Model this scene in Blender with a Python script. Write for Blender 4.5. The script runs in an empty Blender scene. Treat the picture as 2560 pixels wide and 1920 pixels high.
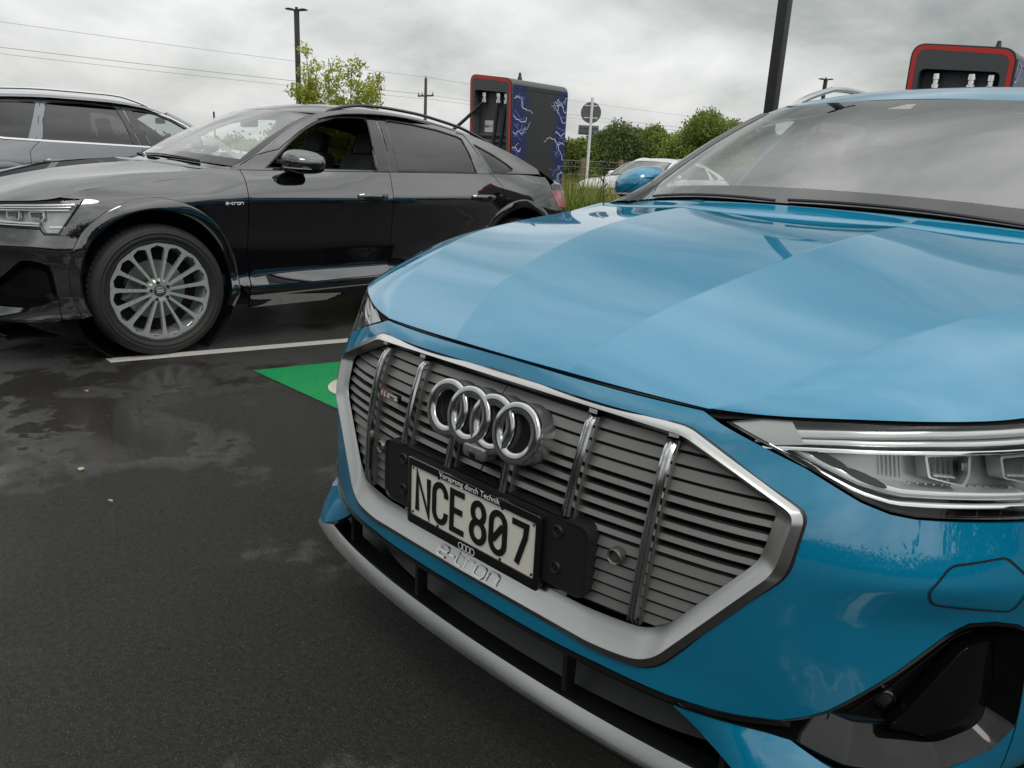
import bpy, bmesh, math, random
import numpy as np
from mathutils import Vector, Matrix
from mathutils.geometry import delaunay_2d_cdt

# ------------------------------------------------------------------ scene, camera, sky, sun
scene = bpy.context.scene
COL = scene.collection
R = math.radians
CAM = np.array([0.98776, -0.93293, 1.218]); YAW, PITCH, ROLL = R(43.667), R(16.13), R(2.938)
_d = np.array([-math.sin(YAW)*math.cos(PITCH), math.cos(YAW)*math.cos(PITCH), -math.sin(PITCH)])
_r0 = np.array([math.cos(YAW), math.sin(YAW), 0.]); _u0 = np.cross(_r0, _d)
_r = math.cos(ROLL)*_r0+math.sin(ROLL)*_u0; _u = -math.sin(ROLL)*_r0+math.cos(ROLL)*_u0
cam_data = bpy.data.cameras.new('camera'); cam_data.sensor_width = 36.0
cam_data.lens = 36.0*1921.6/2560; cam_data.clip_start = .05; cam_data.clip_end = 3000
cam = bpy.data.objects.new('camera', cam_data); COL.objects.link(cam); scene.camera = cam
_m = Matrix.Identity(4)
for i in range(3):
    _m[i][0] = _r[i]; _m[i][1] = _u[i]; _m[i][2] = -_d[i]; _m[i][3] = CAM[i]
cam.matrix_world = _m
def at_z(px, py, z):
    """place on the horizontal plane z seen at a survey pixel of the 2560x1920 photograph"""
    v = _d+_r*(px-1280)/1921.6-_u*(py-960)/1921.6
    return CAM+v*((z-CAM[2])/v[2])
def polar(px, dist):
    """ground position at a bearing (given as a photo column near the horizon) and distance"""
    v = _d+_r*(px-1280)/1921.6-_u*(400-960)/1921.6
    h = np.array([v[0], v[1]]); h /= np.linalg.norm(h)
    return (CAM[0]+h[0]*dist, CAM[1]+h[1]*dist)

SUN_ELEV, SUN_AZ = R(52), R(118)       # weak light through cloud from the right of the camera
world = bpy.data.worlds.new('World'); scene.world = world; world.use_nodes = True
wn = world.node_tree.nodes; wl = world.node_tree.links; wn.clear()
w_out = wn.new('ShaderNodeOutputWorld'); w_bg = wn.new('ShaderNodeBackground'); wl.new(w_bg.outputs[0], w_out.inputs[0])
sky = wn.new('ShaderNodeTexSky'); sky.sky_type = 'NISHITA'; sky.sun_disc = False
sky.sun_elevation = SUN_ELEV; sky.sun_rotation = SUN_AZ; sky.air_density = 1.2; sky.dust_density = 2.0
sk = wn.new('ShaderNodeVectorMath'); sk.operation = 'SCALE'; sk.inputs['Scale'].default_value = .08
wl.new(sky.outputs[0], sk.inputs[0])
tc = wn.new('ShaderNodeTexCoord'); sep = wn.new('ShaderNodeSeparateXYZ'); wl.new(tc.outputs['Generated'], sep.inputs[0])
# project the view direction on a flat cloud deck so that clouds shrink towards the horizon
def wmath(op, a, b=None, c=None):
    n = wn.new('ShaderNodeMath'); n.operation = op
    for k, q in enumerate((a, b, c)):
        if q is None: continue
        if hasattr(q, 'is_output') or not isinstance(q, (int, float)): wl.new(q, n.inputs[k])
        else: n.inputs[k].default_value = q
    return n.outputs[0]
zc = wmath('ADD', wmath('MAXIMUM', sep.outputs[2], 0.0), .34)
cx = wmath('DIVIDE', sep.outputs[0], zc); cy = wmath('DIVIDE', sep.outputs[1], zc)
comb = wn.new('ShaderNodeCombineXYZ'); wl.new(cx, comb.inputs[0]); wl.new(cy, comb.inputs[1])
def wnoise(scale, detail, rough, dist=0., off=0.):
    n = wn.new('ShaderNodeTexNoise'); n.inputs['Scale'].default_value = scale; n.inputs['Detail'].default_value = detail
    n.inputs['Roughness'].default_value = rough; n.inputs['Distortion'].default_value = dist
    mp = wn.new('ShaderNodeMapping'); mp.inputs['Location'].default_value = (off, off*.7, off*.3)
    wl.new(comb.outputs[0], mp.inputs[0]); wl.new(mp.outputs[0], n.inputs['Vector']); return n.outputs['Fac']
n_big = wnoise(.62, 3, .5, .3, 9.4); n_mid = wnoise(2.1, 9, .55, .3, 11.)
mixn = wmath('ADD', wmath('MULTIPLY', n_big, .58), wmath('MULTIPLY', n_mid, .42))
ramp = wn.new('ShaderNodeValToRGB'); wl.new(mixn, ramp.inputs[0])
e = ramp.color_ramp.elements
e[0].position = .36; e[0].color = (.20, .212, .204, 1)
e[1].position = .64; e[1].color = (.78, .78, .77, 1)
q = ramp.color_ramp.elements.new(.45); q.color = (.36, .375, .36, 1)
q = ramp.color_ramp.elements.new(.53); q.color = (.56, .565, .555, 1)
mx = wn.new('ShaderNodeMix'); mx.data_type = 'RGBA'; mx.inputs['Factor'].default_value = .93
ovc = wmath('MULTIPLY_ADD', wmath('MAXIMUM', sep.outputs[2], 0.), 1.15, .58)      # overcast skies brighten from the horizon to the zenith
og = wn.new('ShaderNodeVectorMath'); og.operation = 'SCALE'; wl.new(ramp.outputs[0], og.inputs[0]); wl.new(ovc, og.inputs['Scale'])
wl.new(sk.outputs[0], mx.inputs['A']); wl.new(og.outputs[0], mx.inputs['B'])
wl.new(mx.outputs['Result'], w_bg.inputs['Color']); w_bg.inputs['Strength'].default_value = 1.18

sun_d = bpy.data.lights.new('sun', 'SUN'); sun_d.energy = .5; sun_d.angle = R(20); sun_d.color = (1, .97, .92)
sun = bpy.data.objects.new('sun', sun_d); COL.objects.link(sun)
_sd = Vector((math.sin(SUN_AZ)*math.cos(SUN_ELEV), math.cos(SUN_AZ)*math.cos(SUN_ELEV), math.sin(SUN_ELEV)))
sun.rotation_euler = (-_sd).to_track_quat('-Z', 'Y').to_euler()
scene.view_settings.view_transform = 'Standard'; scene.view_settings.look = 'None'
scene.view_settings.exposure = 0.62; scene.view_settings.gamma = 1; scene.view_settings.use_curve_mapping = False
scene.render.engine = 'CYCLES'
scene.cycles.max_bounces = 12; scene.cycles.transparent_max_bounces = 24; scene.cycles.glossy_bounces = 6
scene.cycles.caustics_reflective = False; scene.cycles.caustics_refractive = False

# ------------------------------------------------------------------ materials
MATS = {}
def new_mat(name):
    m = bpy.data.materials.new(name); m.use_nodes = True; MATS[name] = m
    return m, m.node_tree.nodes, m.node_tree.links
def pmat(name, col, rough=.5, metal=0., coat=0., coat_r=.03, spec=.5, bump=None, var=0., emit=None, aniso=0.):
    m, n, l = new_mat(name); b = n['Principled BSDF']
    b.inputs['Base Color'].default_value = (*col, 1); b.inputs['Roughness'].default_value = rough
    b.inputs['Metallic'].default_value = metal; b.inputs['Coat Weight'].default_value = coat
    b.inputs['Coat Roughness'].default_value = coat_r; b.inputs['Specular IOR Level'].default_value = spec
    t = n.new('ShaderNodeTexCoord')
    if var:
        nz = n.new('ShaderNodeTexNoise'); nz.inputs['Scale'].default_value = 9; nz.inputs['Detail'].default_value = 6
        l.new(t.outputs['Object'], nz.inputs['Vector'])
        r = n.new('ShaderNodeMapRange'); r.inputs['To Min'].default_value = 1-var; r.inputs['To Max'].default_value = 1+var
        l.new(nz.outputs['Fac'], r.inputs['Value'])
        x = n.new('ShaderNodeMix'); x.data_type = 'RGBA'; x.blend_type = 'MULTIPLY'; x.inputs['Factor'].default_value = 1
        x.inputs['A'].default_value = (*col, 1); l.new(r.outputs[0], x.inputs['B']); l.new(x.outputs['Result'], b.inputs['Base Color'])
        r2 = n.new('ShaderNodeMapRange'); r2.inputs['To Min'].default_value = max(.02, rough*.8); r2.inputs['To Max'].default_value = min(1, rough*1.25)
        l.new(nz.outputs['Fac'], r2.inputs['Value']); l.new(r2.outputs[0], b.inputs['Roughness'])
    if bump:
        sc, st, di = bump
        nz = n.new('ShaderNodeTexNoise'); nz.inputs['Scale'].default_value = sc; nz.inputs['Detail'].default_value = 3
        l.new(t.outputs['Object'], nz.inputs['Vector'])
        bp = n.new('ShaderNodeBump'); bp.inputs['Strength'].default_value = st; bp.inputs['Distance'].default_value = di
        l.new(nz.outputs['Fac'], bp.inputs['Height']); l.new(bp.outputs[0], b.inputs['Normal'])
    if emit:
        b.inputs['Emission Color'].default_value = (*emit[0], 1); b.inputs['Emission Strength'].default_value = emit[1]
    return m
def glass_mat(name, tint, ior=1.5, rough=.0):
    m, n, l = new_mat(name); n.remove(n['Principled BSDF'])
    o = n['Material Output']; tr = n.new('ShaderNodeBsdfTransparent'); gl = n.new('ShaderNodeBsdfGlossy')
    fr = n.new('ShaderNodeFresnel'); mi = n.new('ShaderNodeMixShader')
    tr.inputs[0].default_value = (*tint, 1); gl.inputs['Roughness'].default_value = rough; gl.inputs['Color'].default_value = (1, 1, 1, 1)
    ge = n.new('ShaderNodeNewGeometry'); ms = n.new('ShaderNodeMapRange'); ms.inputs['To Min'].default_value = ior; ms.inputs['To Max'].default_value = 1/ior
    l.new(ge.outputs['Backfacing'], ms.inputs['Value']); l.new(ms.outputs[0], fr.inputs['IOR'])     # thin pane: same reflectance from both sides
    l.new(fr.outputs[0], mi.inputs[0]); l.new(tr.outputs[0], mi.inputs[1]); l.new(gl.outputs[0], mi.inputs[2]); l.new(mi.outputs[0], o.inputs['Surface'])
    return m
def paint(name, col, metal=.0, flake=0., cior=2.0):
    """clear-coated car paint with a fine flake and faint orange peel"""
    m, n, l = new_mat(name); b = n['Principled BSDF']
    t = n.new('ShaderNodeTexCoord')
    b.inputs['Roughness'].default_value = .42; b.inputs['Metallic'].default_value = metal; b.inputs['Specular IOR Level'].default_value = 0.
    b.inputs['Coat Weight'].default_value = 1.; b.inputs['Coat Roughness'].default_value = .015; b.inputs['Coat IOR'].default_value = cior
    v = n.new('ShaderNodeTexVoronoi'); v.inputs['Scale'].default_value = 900
    l.new(t.outputs['Object'], v.inputs['Vector'])
    mr = n.new('ShaderNodeMapRange'); mr.inputs['To Min'].default_value = 1-flake; mr.inputs['To Max'].default_value = 1+flake
    l.new(v.outputs['Distance'], mr.inputs['Value'])
    x = n.new('ShaderNodeMix'); x.data_type = 'RGBA'; x.blend_type = 'MULTIPLY'; x.inputs['Factor'].default_value = 1
    x.inputs['A'].default_value = (*col, 1); l.new(mr.outputs[0], x.inputs['B']); l.new(x.outputs['Result'], b.inputs['Base Color'])
    nz = n.new('ShaderNodeTexNoise'); nz.inputs['Scale'].default_value = 40; nz.inputs['Detail'].default_value = 2
    l.new(t.outputs['Object'], nz.inputs['Vector'])
    bp = n.new('ShaderNodeBump'); bp.inputs['Strength'].default_value = .012; bp.inputs['Distance'].default_value = .004
    l.new(nz.outputs['Fac'], bp.inputs['Height']); l.new(bp.outputs[0], b.inputs['Coat Normal'])
    return m
paint('paint_blue', (.0003, .21, .375), .30, .12, 1.95)
paint('paint_black', (.005, .005, .007), .0, .2, 2.35)
paint('paint_grey', (.13, .145, .165), .45, .2)
paint('paint_white', (.72, .73, .73), .0, .03)
pmat('chrome', (.78, .78, .79), .09, 1., var=.03)
pmat('bright_metal', (.56, .56, .57), .13, 1., var=.05)
pmat('satin_silver', (.47, .47, .466), .22, 1., var=.05, bump=(300, .02, .001))
pmat('slat_grey', (.165, .162, .155), .34, .6, var=.08, bump=(220, .03, .001))
pmat('ring_grey', (.40, .40, .405), .3, .85)
pmat('gloss_black', (.006, .006, .006), .06, 0, coat=.5)
pmat('duct_black', (.004, .004, .004), .08, 0, spec=.35)
pmat('matte_black', (.010, .0105, .0115), .5, 0, bump=(600, .08, .001))
pmat('deep_black', (.003, .003, .003), .9)
pmat('rubber', (.016, .0155, .015), .62, 0, var=.25)
pmat('interior', (.05, .052, .054), .6, 0, var=.15)
pmat('lining', (.34, .34, .33), .9)
pmat('plate_cream', (.80, .765, .69), .4, 0, var=.02)
pmat('plate_ink', (.008, .008, .009), .35)
pmat('white_print', (.85, .85, .85), .45)
pmat('badge_red', (.55, .012, .02), .25, 0, coat=1.)
pmat('badge_silver', (.55, .55, .55), .3)
pmat('wheel_silver', (.60, .605, .61), .28, .6, var=.05)
pmat('wheel_grey', (.16, .163, .168), .35, .7)
pmat('disc_steel', (.3, .3, .3), .4, 1.)
pmat('lamp_housing', (.50, .51, .50), .25, .5)
pmat('lamp_clear', (.70, .71, .70), .14, .45)
pmat('lamp_red', (.33, .008, .012), .15, 0, coat=1.)
pmat('lens_dark', (.05, .055, .06), .08, .6)
glass_mat('glass_clear', (.80, .86, .83), 1.7)
glass_mat('glass_tint', (.10, .105, .11), 1.7)
glass_mat('glass_screen', (.84, .90, .87), 3.0)
glass_mat('glass_lens', (.93, .94, .94), 1.42)
pmat('roof_rail_silver', (.62, .62, .62), .25, 1.)

# ------------------------------------------------------------------ mesh helpers
MESH = {}
def link_obj(name, me, mat, parent=None):
    o = bpy.data.objects.new(name, me); COL.objects.link(o)
    if me is not None and mat:
        if not me.materials: me.materials.append(MATS[mat] if isinstance(mat, str) else mat)
        o.material_slots[0].link = 'OBJECT'; o.material_slots[0].material = MATS[mat] if isinstance(mat, str) else mat
    o.parent = parent
    return o
def make_mesh(name, v, f, smooth=True, normals=None):
    me = bpy.data.meshes.new(name); me.from_pydata([tuple(map(float, p)) for p in v], [], [tuple(map(int, q)) for q in f])
    me.update()
    if smooth: me.polygons.foreach_set('use_smooth', np.ones(len(me.polygons), bool))
    if normals is not None: me.normals_split_custom_set_from_vertices([tuple(map(float, n)) for n in normals])
    return me
def tag(o, label, cat, group=None, kind=None):
    if label: o['label'] = label
    if cat: o['category'] = cat
    if group: o['group'] = group
    if kind: o['kind'] = kind
    return o
def empty(name, loc=(0, 0, 0), rz=0.):
    o = bpy.data.objects.new(name, None); COL.objects.link(o); o.location = loc; o.rotation_euler = (0, 0, rz); o.empty_display_size = .2
    return o
class MB:
    """collects simple shapes into one mesh"""
    def __init__(s): s.v = []; s.f = []
    def add(s, v, f):
        k = len(s.v); s.v += [tuple(map(float, p)) for p in v]; s.f += [tuple(int(i)+k for i in q) for q in f]; return s
    def box(s, c, d, rot=None):
        c = Vector(c); h = [x/2 for x in d]; M = rot or Matrix.Identity(3)
        v = [c+M @ Vector((sx*h[0], sy*h[1], sz*h[2])) for sx in (-1, 1) for sy in (-1, 1) for sz in (-1, 1)]
        return s.add(v, [(0, 1, 3, 2), (4, 6, 7, 5), (0, 4, 5, 1), (2, 3, 7, 6), (0, 2, 6, 4), (1, 5, 7, 3)])
    def bevbox(s, c, d, b, rot=None):
        """box with chamfered edges"""
        bm = bmesh.new(); bmesh.ops.create_cube(bm, size=1)
        for q in bm.verts: q.co = Vector((q.co.x*d[0], q.co.y*d[1], q.co.z*d[2]))
        bmesh.ops.bevel(bm, geom=bm.edges[:], offset=b, segments=2, affect='EDGES', profile=.6)
        M = rot or Matrix.Identity(3); bm.verts.index_update()
        v = [Vector(c)+M @ q.co for q in bm.verts]; f = [[q.index for q in p.verts] for p in bm.faces]; bm.free()
        return s.add(v, f)
    def tube(s, path, r, n=8, cap=True):
        P = [Vector(p) for p in path]; m = len(P); rr = r if hasattr(r, '__len__') else [r]*m
        up = None; V = []
        for i in range(m):
            t = (P[min(i+1, m-1)]-P[max(i-1, 0)]).normalized()
            if up is None:
                up = Vector((0, 0, 1)) if abs(t.z) < .9 else Vector((1, 0, 0))
            a = t.cross(up).normalized(); b = a.cross(t).normalized(); up = b
            V += [P[i]+(a*math.cos(2*math.pi*k/n)+b*math.sin(2*math.pi*k/n))*rr[i] for k in range(n)]
        F = [(i*n+k, i*n+(k+1) % n, (i+1)*n+(k+1) % n, (i+1)*n+k) for i in range(m-1) for k in range(n)]
        if cap: F += [tuple(range(n-1, -1, -1)), tuple((m-1)*n+k for k in range(n))]
        return s.add(V, F)
    def lathe(s, prof, n=48, axis='x', c=(0, 0, 0), close=False, a0=0., a1=2*math.pi):
        """profile of (radius, along-axis)"""
        full = abs(a1-a0-2*math.pi) < 1e-6; V = []; m = len(prof); nn = n if full else n+1
        for k in range(nn):
            a = a0+(a1-a0)*k/n
            for (rr, h) in prof:
                p = {'x': (h, rr*math.cos(a), rr*math.sin(a)), 'y': (rr*math.cos(a), h, rr*math.sin(a)), 'z': (rr*math.cos(a), rr*math.sin(a), h)}[axis]
                V.append((p[0]+c[0], p[1]+c[1], p[2]+c[2]))
        F = []
        for k in range(n if full else n):
            k2 = (k+1) % nn
            for j in range(m if close else m-1):
                j2 = (j+1) % m; F.append((k*m+j, k2*m+j, k2*m+j2, k*m+j2))
        return s.add(V, F)
    def grid(s, P):
        P = np.asarray(P); a, b = P.shape[:2]
        return s.add(P.reshape(-1, 3), [(i*b+j, (i+1)*b+j, (i+1)*b+j+1, i*b+j+1) for i in range(a-1) for j in range(b-1)])
    def mesh(s, name, smooth=True, sharp=None):
        me = make_mesh(name, s.v, s.f, smooth)
        if sharp is not None: me.set_sharp_from_angle(angle=R(sharp))
        return me
    def build(s, name, mat, parent=None, smooth=True, sharp=35):
        return link_obj(name, s.mesh(name, smooth, sharp if smooth else None), mat, parent)
def mirror_mb(mb):
    q = MB(); q.v = [(-x, y, z) for x, y, z in mb.v]; q.f = [tuple(reversed(f)) for f in mb.f]; return q

def resample(poly, step, closed=True):
    P = [np.asarray(p, float) for p in poly]; out = []; n = len(P)
    for i in range(n if closed else n-1):
        a, b = P[i], P[(i+1) % n]; k = max(1, int(math.ceil(np.linalg.norm(b-a)/step)))
        for j in range(k): out.append(a+(b-a)*j/k)
    if not closed: out.append(P[-1])
    return np.array(out)
def in_poly(pts, poly):
    x, y = pts[:, 0], pts[:, 1]; c = np.zeros(len(pts), bool); n = len(poly)
    for i in range(n):
        x1, y1 = poly[i]; x2, y2 = poly[(i+1) % n]
        if y1 == y2: continue
        k = ((y1 > y) != (y2 > y)) & (x < (x2-x1)*(y-y1)/(y2-y1)+x1); c ^= k
    return c
def round_poly(pts, r, n=5):
    """round every corner (r scalar or per corner) with n+1 points each"""
    out = []; m = len(pts); P = [np.asarray(p, float) for p in pts]
    for i in range(m):
        rr = r[i] if hasattr(r, '__len__') else r
        a, b, c = P[i-1], P[i], P[(i+1) % m]
        la, lc = np.linalg.norm(a-b), np.linalg.norm(c-b)
        q = min(rr, .48*la, .48*lc)
        if q < 1e-6:
            out += [b]*1; continue
        s_, e_ = b+(a-b)/la*q, b+(c-b)/lc*q
        for k in range(n+1):
            t = k/n; out.append((1-t)**2*s_+2*t*(1-t)*b+t*t*e_)
    return out
def panel_mesh(name, fn, outer, holes=(), step=.03, skirt=.012, flip=False):
    """constrained triangulation of a polygon in a surface's own coordinates, lifted on that surface; a skirt gives the sheet its edge"""
    key = None
    bo = resample(outer, step); bh = [resample(h, step) for h in holes]
    lo, hi = bo.min(0), bo.max(0)
    gx = np.arange(lo[0]+step/2, hi[0], step); gy = np.arange(lo[1]+step/2, hi[1], step)
    G = np.stack(np.meshgrid(gx, gy, indexing='ij'), -1)
    G[:, ::2, 0] += step/2
    G = G.reshape(-1, 2)
    if len(G):
        k = in_poly(G, bo)
        for h in bh: k &= ~in_poly(G, h)
        G = G[k]
        allb = np.vstack([bo]+bh)
        if len(G):
            dmin = np.full(len(G), 9.)
            for i in range(0, len(allb), 256):
                dd = np.linalg.norm(G[:, None]-allb[None, i:i+256], axis=2).min(1); dmin = np.minimum(dmin, dd)
            G = G[dmin > step*.45]
    V = []; Ed = []
    for b in [bo]+bh:
        k = len(V); V += [Vector(p) for p in b]; Ed += [(k+i, k+(i+1) % len(b)) for i in range(len(b))]
    V += [Vector(p) for p in G]
    v2, e2, f2, *_ = delaunay_2d_cdt(V, Ed, [], 0, 1e-7)
    A = np.array([tuple(p) for p in v2]); F = np.array([f for f in f2 if len(f) == 3])
    C = A[F].mean(1); k = in_poly(C, bo)
    for h in bh: k &= ~in_poly(C, h)
    F = F[k]
    a_, b_, c_ = A[F[:, 0]], A[F[:, 1]], A[F[:, 2]]
    ar = (b_[:, 0]-a_[:, 0])*(c_[:, 1]-a_[:, 1])-(b_[:, 1]-a_[:, 1])*(c_[:, 0]-a_[:, 0])
    F = F[np.abs(ar) > 1e-10]; ar = ar[np.abs(ar) > 1e-10]
    F[ar < 0] = F[ar < 0][:, ::-1]
    P = fn(A[:, 0], A[:, 1]); h_ = 2e-3
    N = np.cross(fn(A[:, 0]+h_, A[:, 1])-fn(A[:, 0]-h_, A[:, 1]), fn(A[:, 0], A[:, 1]+h_)-fn(A[:, 0], A[:, 1]-h_))
    N /= np.maximum(np.linalg.norm(N, axis=1), 1e-12)[:, None]
    if flip: N = -N; F = F[:, ::-1]
    if skirt:
        cnt = {}
        for f in F:
            for i in range(3):
                a, b = int(f[i]), int(f[(i+1) % 3]); cnt[(a, b)] = cnt.get((a, b), 0)+1
        be = [(a, b) for (a, b) in cnt if (b, a) not in cnt]
        sv = []; sn = []; sf = []; base = len(P)
        for a, b in be:
            t = P[b]-P[a]; mm = np.cross(t, N[a]+N[b]); L = np.linalg.norm(mm)
            if L < 1e-12: continue
            mm /= L; k = base+len(sv)
            sv += [P[a], P[b], P[b]-N[b]*skirt, P[a]-N[a]*skirt]; sn += [mm]*4; sf.append((k, k+3, k+2, k+1))
        faces = [tuple(f) for f in F]+sf
        if sv: P = np.vstack([P, sv]); N = np.vstack([N, sn])
    else: faces = [tuple(f) for f in F]
    return make_mesh(name, P, faces, True, N)
def panel(name, fn, outer, mat, parent, holes=(), step=.03, skirt=.012, key=None, flip=False):
    if key is not None and key in MESH: me = MESH[key]
    else:
        me = panel_mesh(name, fn, outer, holes, step, skirt, flip)
        if key is not None: MESH[key] = me
    return link_obj(name, me, mat, parent)
def ribbon(mb, pts, w, fn, thick=0., closed=False):
    """flat stroke of width w along a 2-D polyline, lifted by fn(a,b,height)"""
    P = [np.asarray(p, float) for p in pts]; n = len(P); L = []; Rr = []
    for i in range(n):
        a = P[i-1] if (i > 0 or closed) else None; c = P[(i+1) % n] if (i < n-1 or closed) else None
        b = P[i]
        d1 = (b-a)/max(np.linalg.norm(b-a), 1e-9) if a is not None else None
        d2 = (c-b)/max(np.linalg.norm(c-b), 1e-9) if c is not None else None
        if d1 is None: d1 = d2
        if d2 is None: d2 = d1
        n1 = np.array([-d1[1], d1[0]]); n2 = np.array([-d2[1], d2[0]]); m = n1+n2; q = np.linalg.norm(m)
        m = n1 if q < 1e-6 else m/q; k = min(2.2, 1/max(.3, float(m @ n1)))
        L.append(b+m*w/2*k); Rr.append(b-m*w/2*k)
    A = np.array(L+Rr); top = fn(A[:, 0], A[:, 1], thick)
    N = n; m_ = n if closed else n-1
    F = [(N+i, N+(i+1) % n, (i+1) % n, i) for i in range(m_)]
    if thick:
        bot = fn(A[:, 0], A[:, 1], 0.); V = np.vstack([top, bot]); K = 2*n
        F += [(i, (i+1) % n, K+(i+1) % n, K+i) for i in range(m_)]+[(N+(i+1) % n, N+i, K+N+i, K+N+(i+1) % n) for i in range(m_)]
        if not closed: F += [(N, 0, K, K+N), (n-1, N+n-1, K+N+n-1, K+n-1)]
    else: V = top
    mb.add(V, F)
def arc(cx, cy, rx, ry, a0, a1, n=8):
    return [(cx+rx*math.cos(R(a0+(a1-a0)*i/n)), cy+ry*math.sin(R(a0+(a1-a0)*i/n))) for i in range(n+1)]
def text_mesh(txt, size, extrude=.0005, align='CENTER', spacing=1.0):
    cu = bpy.data.curves.new('text', 'FONT'); cu.body = txt; cu.size = size; cu.extrude = extrude; cu.align_x = align; cu.align_y = 'CENTER'
    cu.space_character = spacing; cu.resolution_u = 3
    o = bpy.data.objects.new('text', cu); COL.objects.link(o)
    dg = bpy.context.evaluated_depsgraph_get(); me = bpy.data.meshes.new_from_object(o.evaluated_get(dg))
    bpy.data.objects.remove(o); bpy.data.curves.remove(cu)
    me.materials.clear()
    return me
# ------------------------------------------------------------------ body skin of the electric SUV: plan outline + inward offset by height
def catmull(P, n=24):
    P=np.asarray(P,float); m=len(P); out=[]
    d=np.linalg.norm(np.diff(P,axis=0),axis=1)**.5; t=np.concatenate([[0],np.cumsum(d)])
    # cubic hermite with finite-difference tangents (chord param)
    T=np.zeros_like(P)
    for i in range(m):
        if i==0: T[i]=(P[1]-P[0])/(t[1]-t[0])
        elif i==m-1: T[i]=(P[-1]-P[-2])/(t[-1]-t[-2])
        else:
            a=(P[i]-P[i-1])/(t[i]-t[i-1]); b=(P[i+1]-P[i])/(t[i+1]-t[i]); w=(t[i]-t[i-1])/(t[i+1]-t[i-1])
            T[i]=a*(1-w)+b*w
    for i in range(m-1):
        h=t[i+1]-t[i]; s=np.linspace(0,1,n,endpoint=(i==m-2))[:,None]
        out.append((2*s**3-3*s**2+1)*P[i]+(s**3-2*s**2+s)*h*T[i]+(-2*s**3+3*s**2)*P[i+1]+(s**3-s**2)*h*T[i+1])
    return np.concatenate(out)
BASE=[(0,0),(.12,.002),(.25,.011),(.4,.035),(.5,.062),(.59,.099),(.68,.15),(.76,.22),(.83,.315),(.885,.43),(.925,.555),(.95,.70),(.964,.87),(.968,1.05),(.967,1.4),(.965,2.0),(.965,2.6),(.966,3.2),(.968,3.6),(.967,3.85),(.957,4.05),(.93,4.25),(.88,4.43),(.79,4.60),(.62,4.75),(.32,4.85),(.12,4.878),(0,4.88)]
_b=catmull(np.vstack([[-.12,.002],BASE,[-.12,4.878]]),40)
_b=_b[(_b[:,0]>=-1e-9)|(np.arange(len(_b))%1>0)]
_b=_b[_b[:,0]>=0]
_s=np.concatenate([[0],np.cumsum(np.linalg.norm(np.diff(_b,axis=0),axis=1))])
BU=np.arange(0,_s[-1],.004); BX=np.interp(BU,_s,_b[:,0]);BY=np.interp(BU,_s,_b[:,1])
_k=np.ones(9)/9
def _sm(a,odd):
    p=np.concatenate([(-1 if odd else 1)*a[8:0:-1],a,(-1 if odd else 1)*a[-2:-10:-1]]) if odd else np.concatenate([a[8:0:-1],a,a[-2:-10:-1]])
    return np.convolve(p,_k,'same')[8:-8]
for _ in range(3): BX=_sm(BX,True); BY=_sm(BY,False)
_tx=np.gradient(BX,BU);_ty=np.gradient(BY,BU);_l=np.hypot(_tx,_ty);_tx/=_l;_ty/=_l
_tx[0],_ty[0]=1,0;_tx[-1],_ty[-1]=-1,0
BNX,BNY=_ty,-_tx   # outward normal
UMAX=BU[-1]
_imax=int(np.argmax(BX))
def ux(x): return float(np.interp(x,BX[:_imax],BU[:_imax]))
_i0=int(np.searchsorted(BU,.5)); 
def uy(y): return float(np.interp(y,BY,BU))
class Pchip:
    def __init__(s,z,d):
        z=np.array(z,float);d=np.array(d,float);h=np.diff(z);dl=np.diff(d)/h;m=np.zeros(len(z))
        for i in range(1,len(z)-1):
            if dl[i-1]*dl[i]>0:
                w1=2*h[i]+h[i-1];w2=h[i]+2*h[i-1];m[i]=(w1+w2)/(w1/dl[i-1]+w2/dl[i])
        m[0]=dl[0];m[-1]=dl[-1]
        s.z,s.d,s.m,s.h=z,d,m,h
    def __call__(s,q):
        q=np.asarray(q,float);i=np.clip(np.searchsorted(s.z,q)-1,0,len(s.z)-2);t=(q-s.z[i])/s.h[i]
        tc=np.clip(t,0,1)
        r=(2*tc**3-3*tc**2+1)*s.d[i]+(tc**3-2*tc**2+tc)*s.h[i]*s.m[i]+(-2*tc**3+3*tc**2)*s.d[i+1]+(tc**3-tc**2)*s.h[i]*s.m[i+1]
        r=r+np.where(t>1,(t-1)*s.h[i]*s.m[i+1],0)+np.where(t<0,t*s.h[i]*s.m[i],0)
        return r
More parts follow.
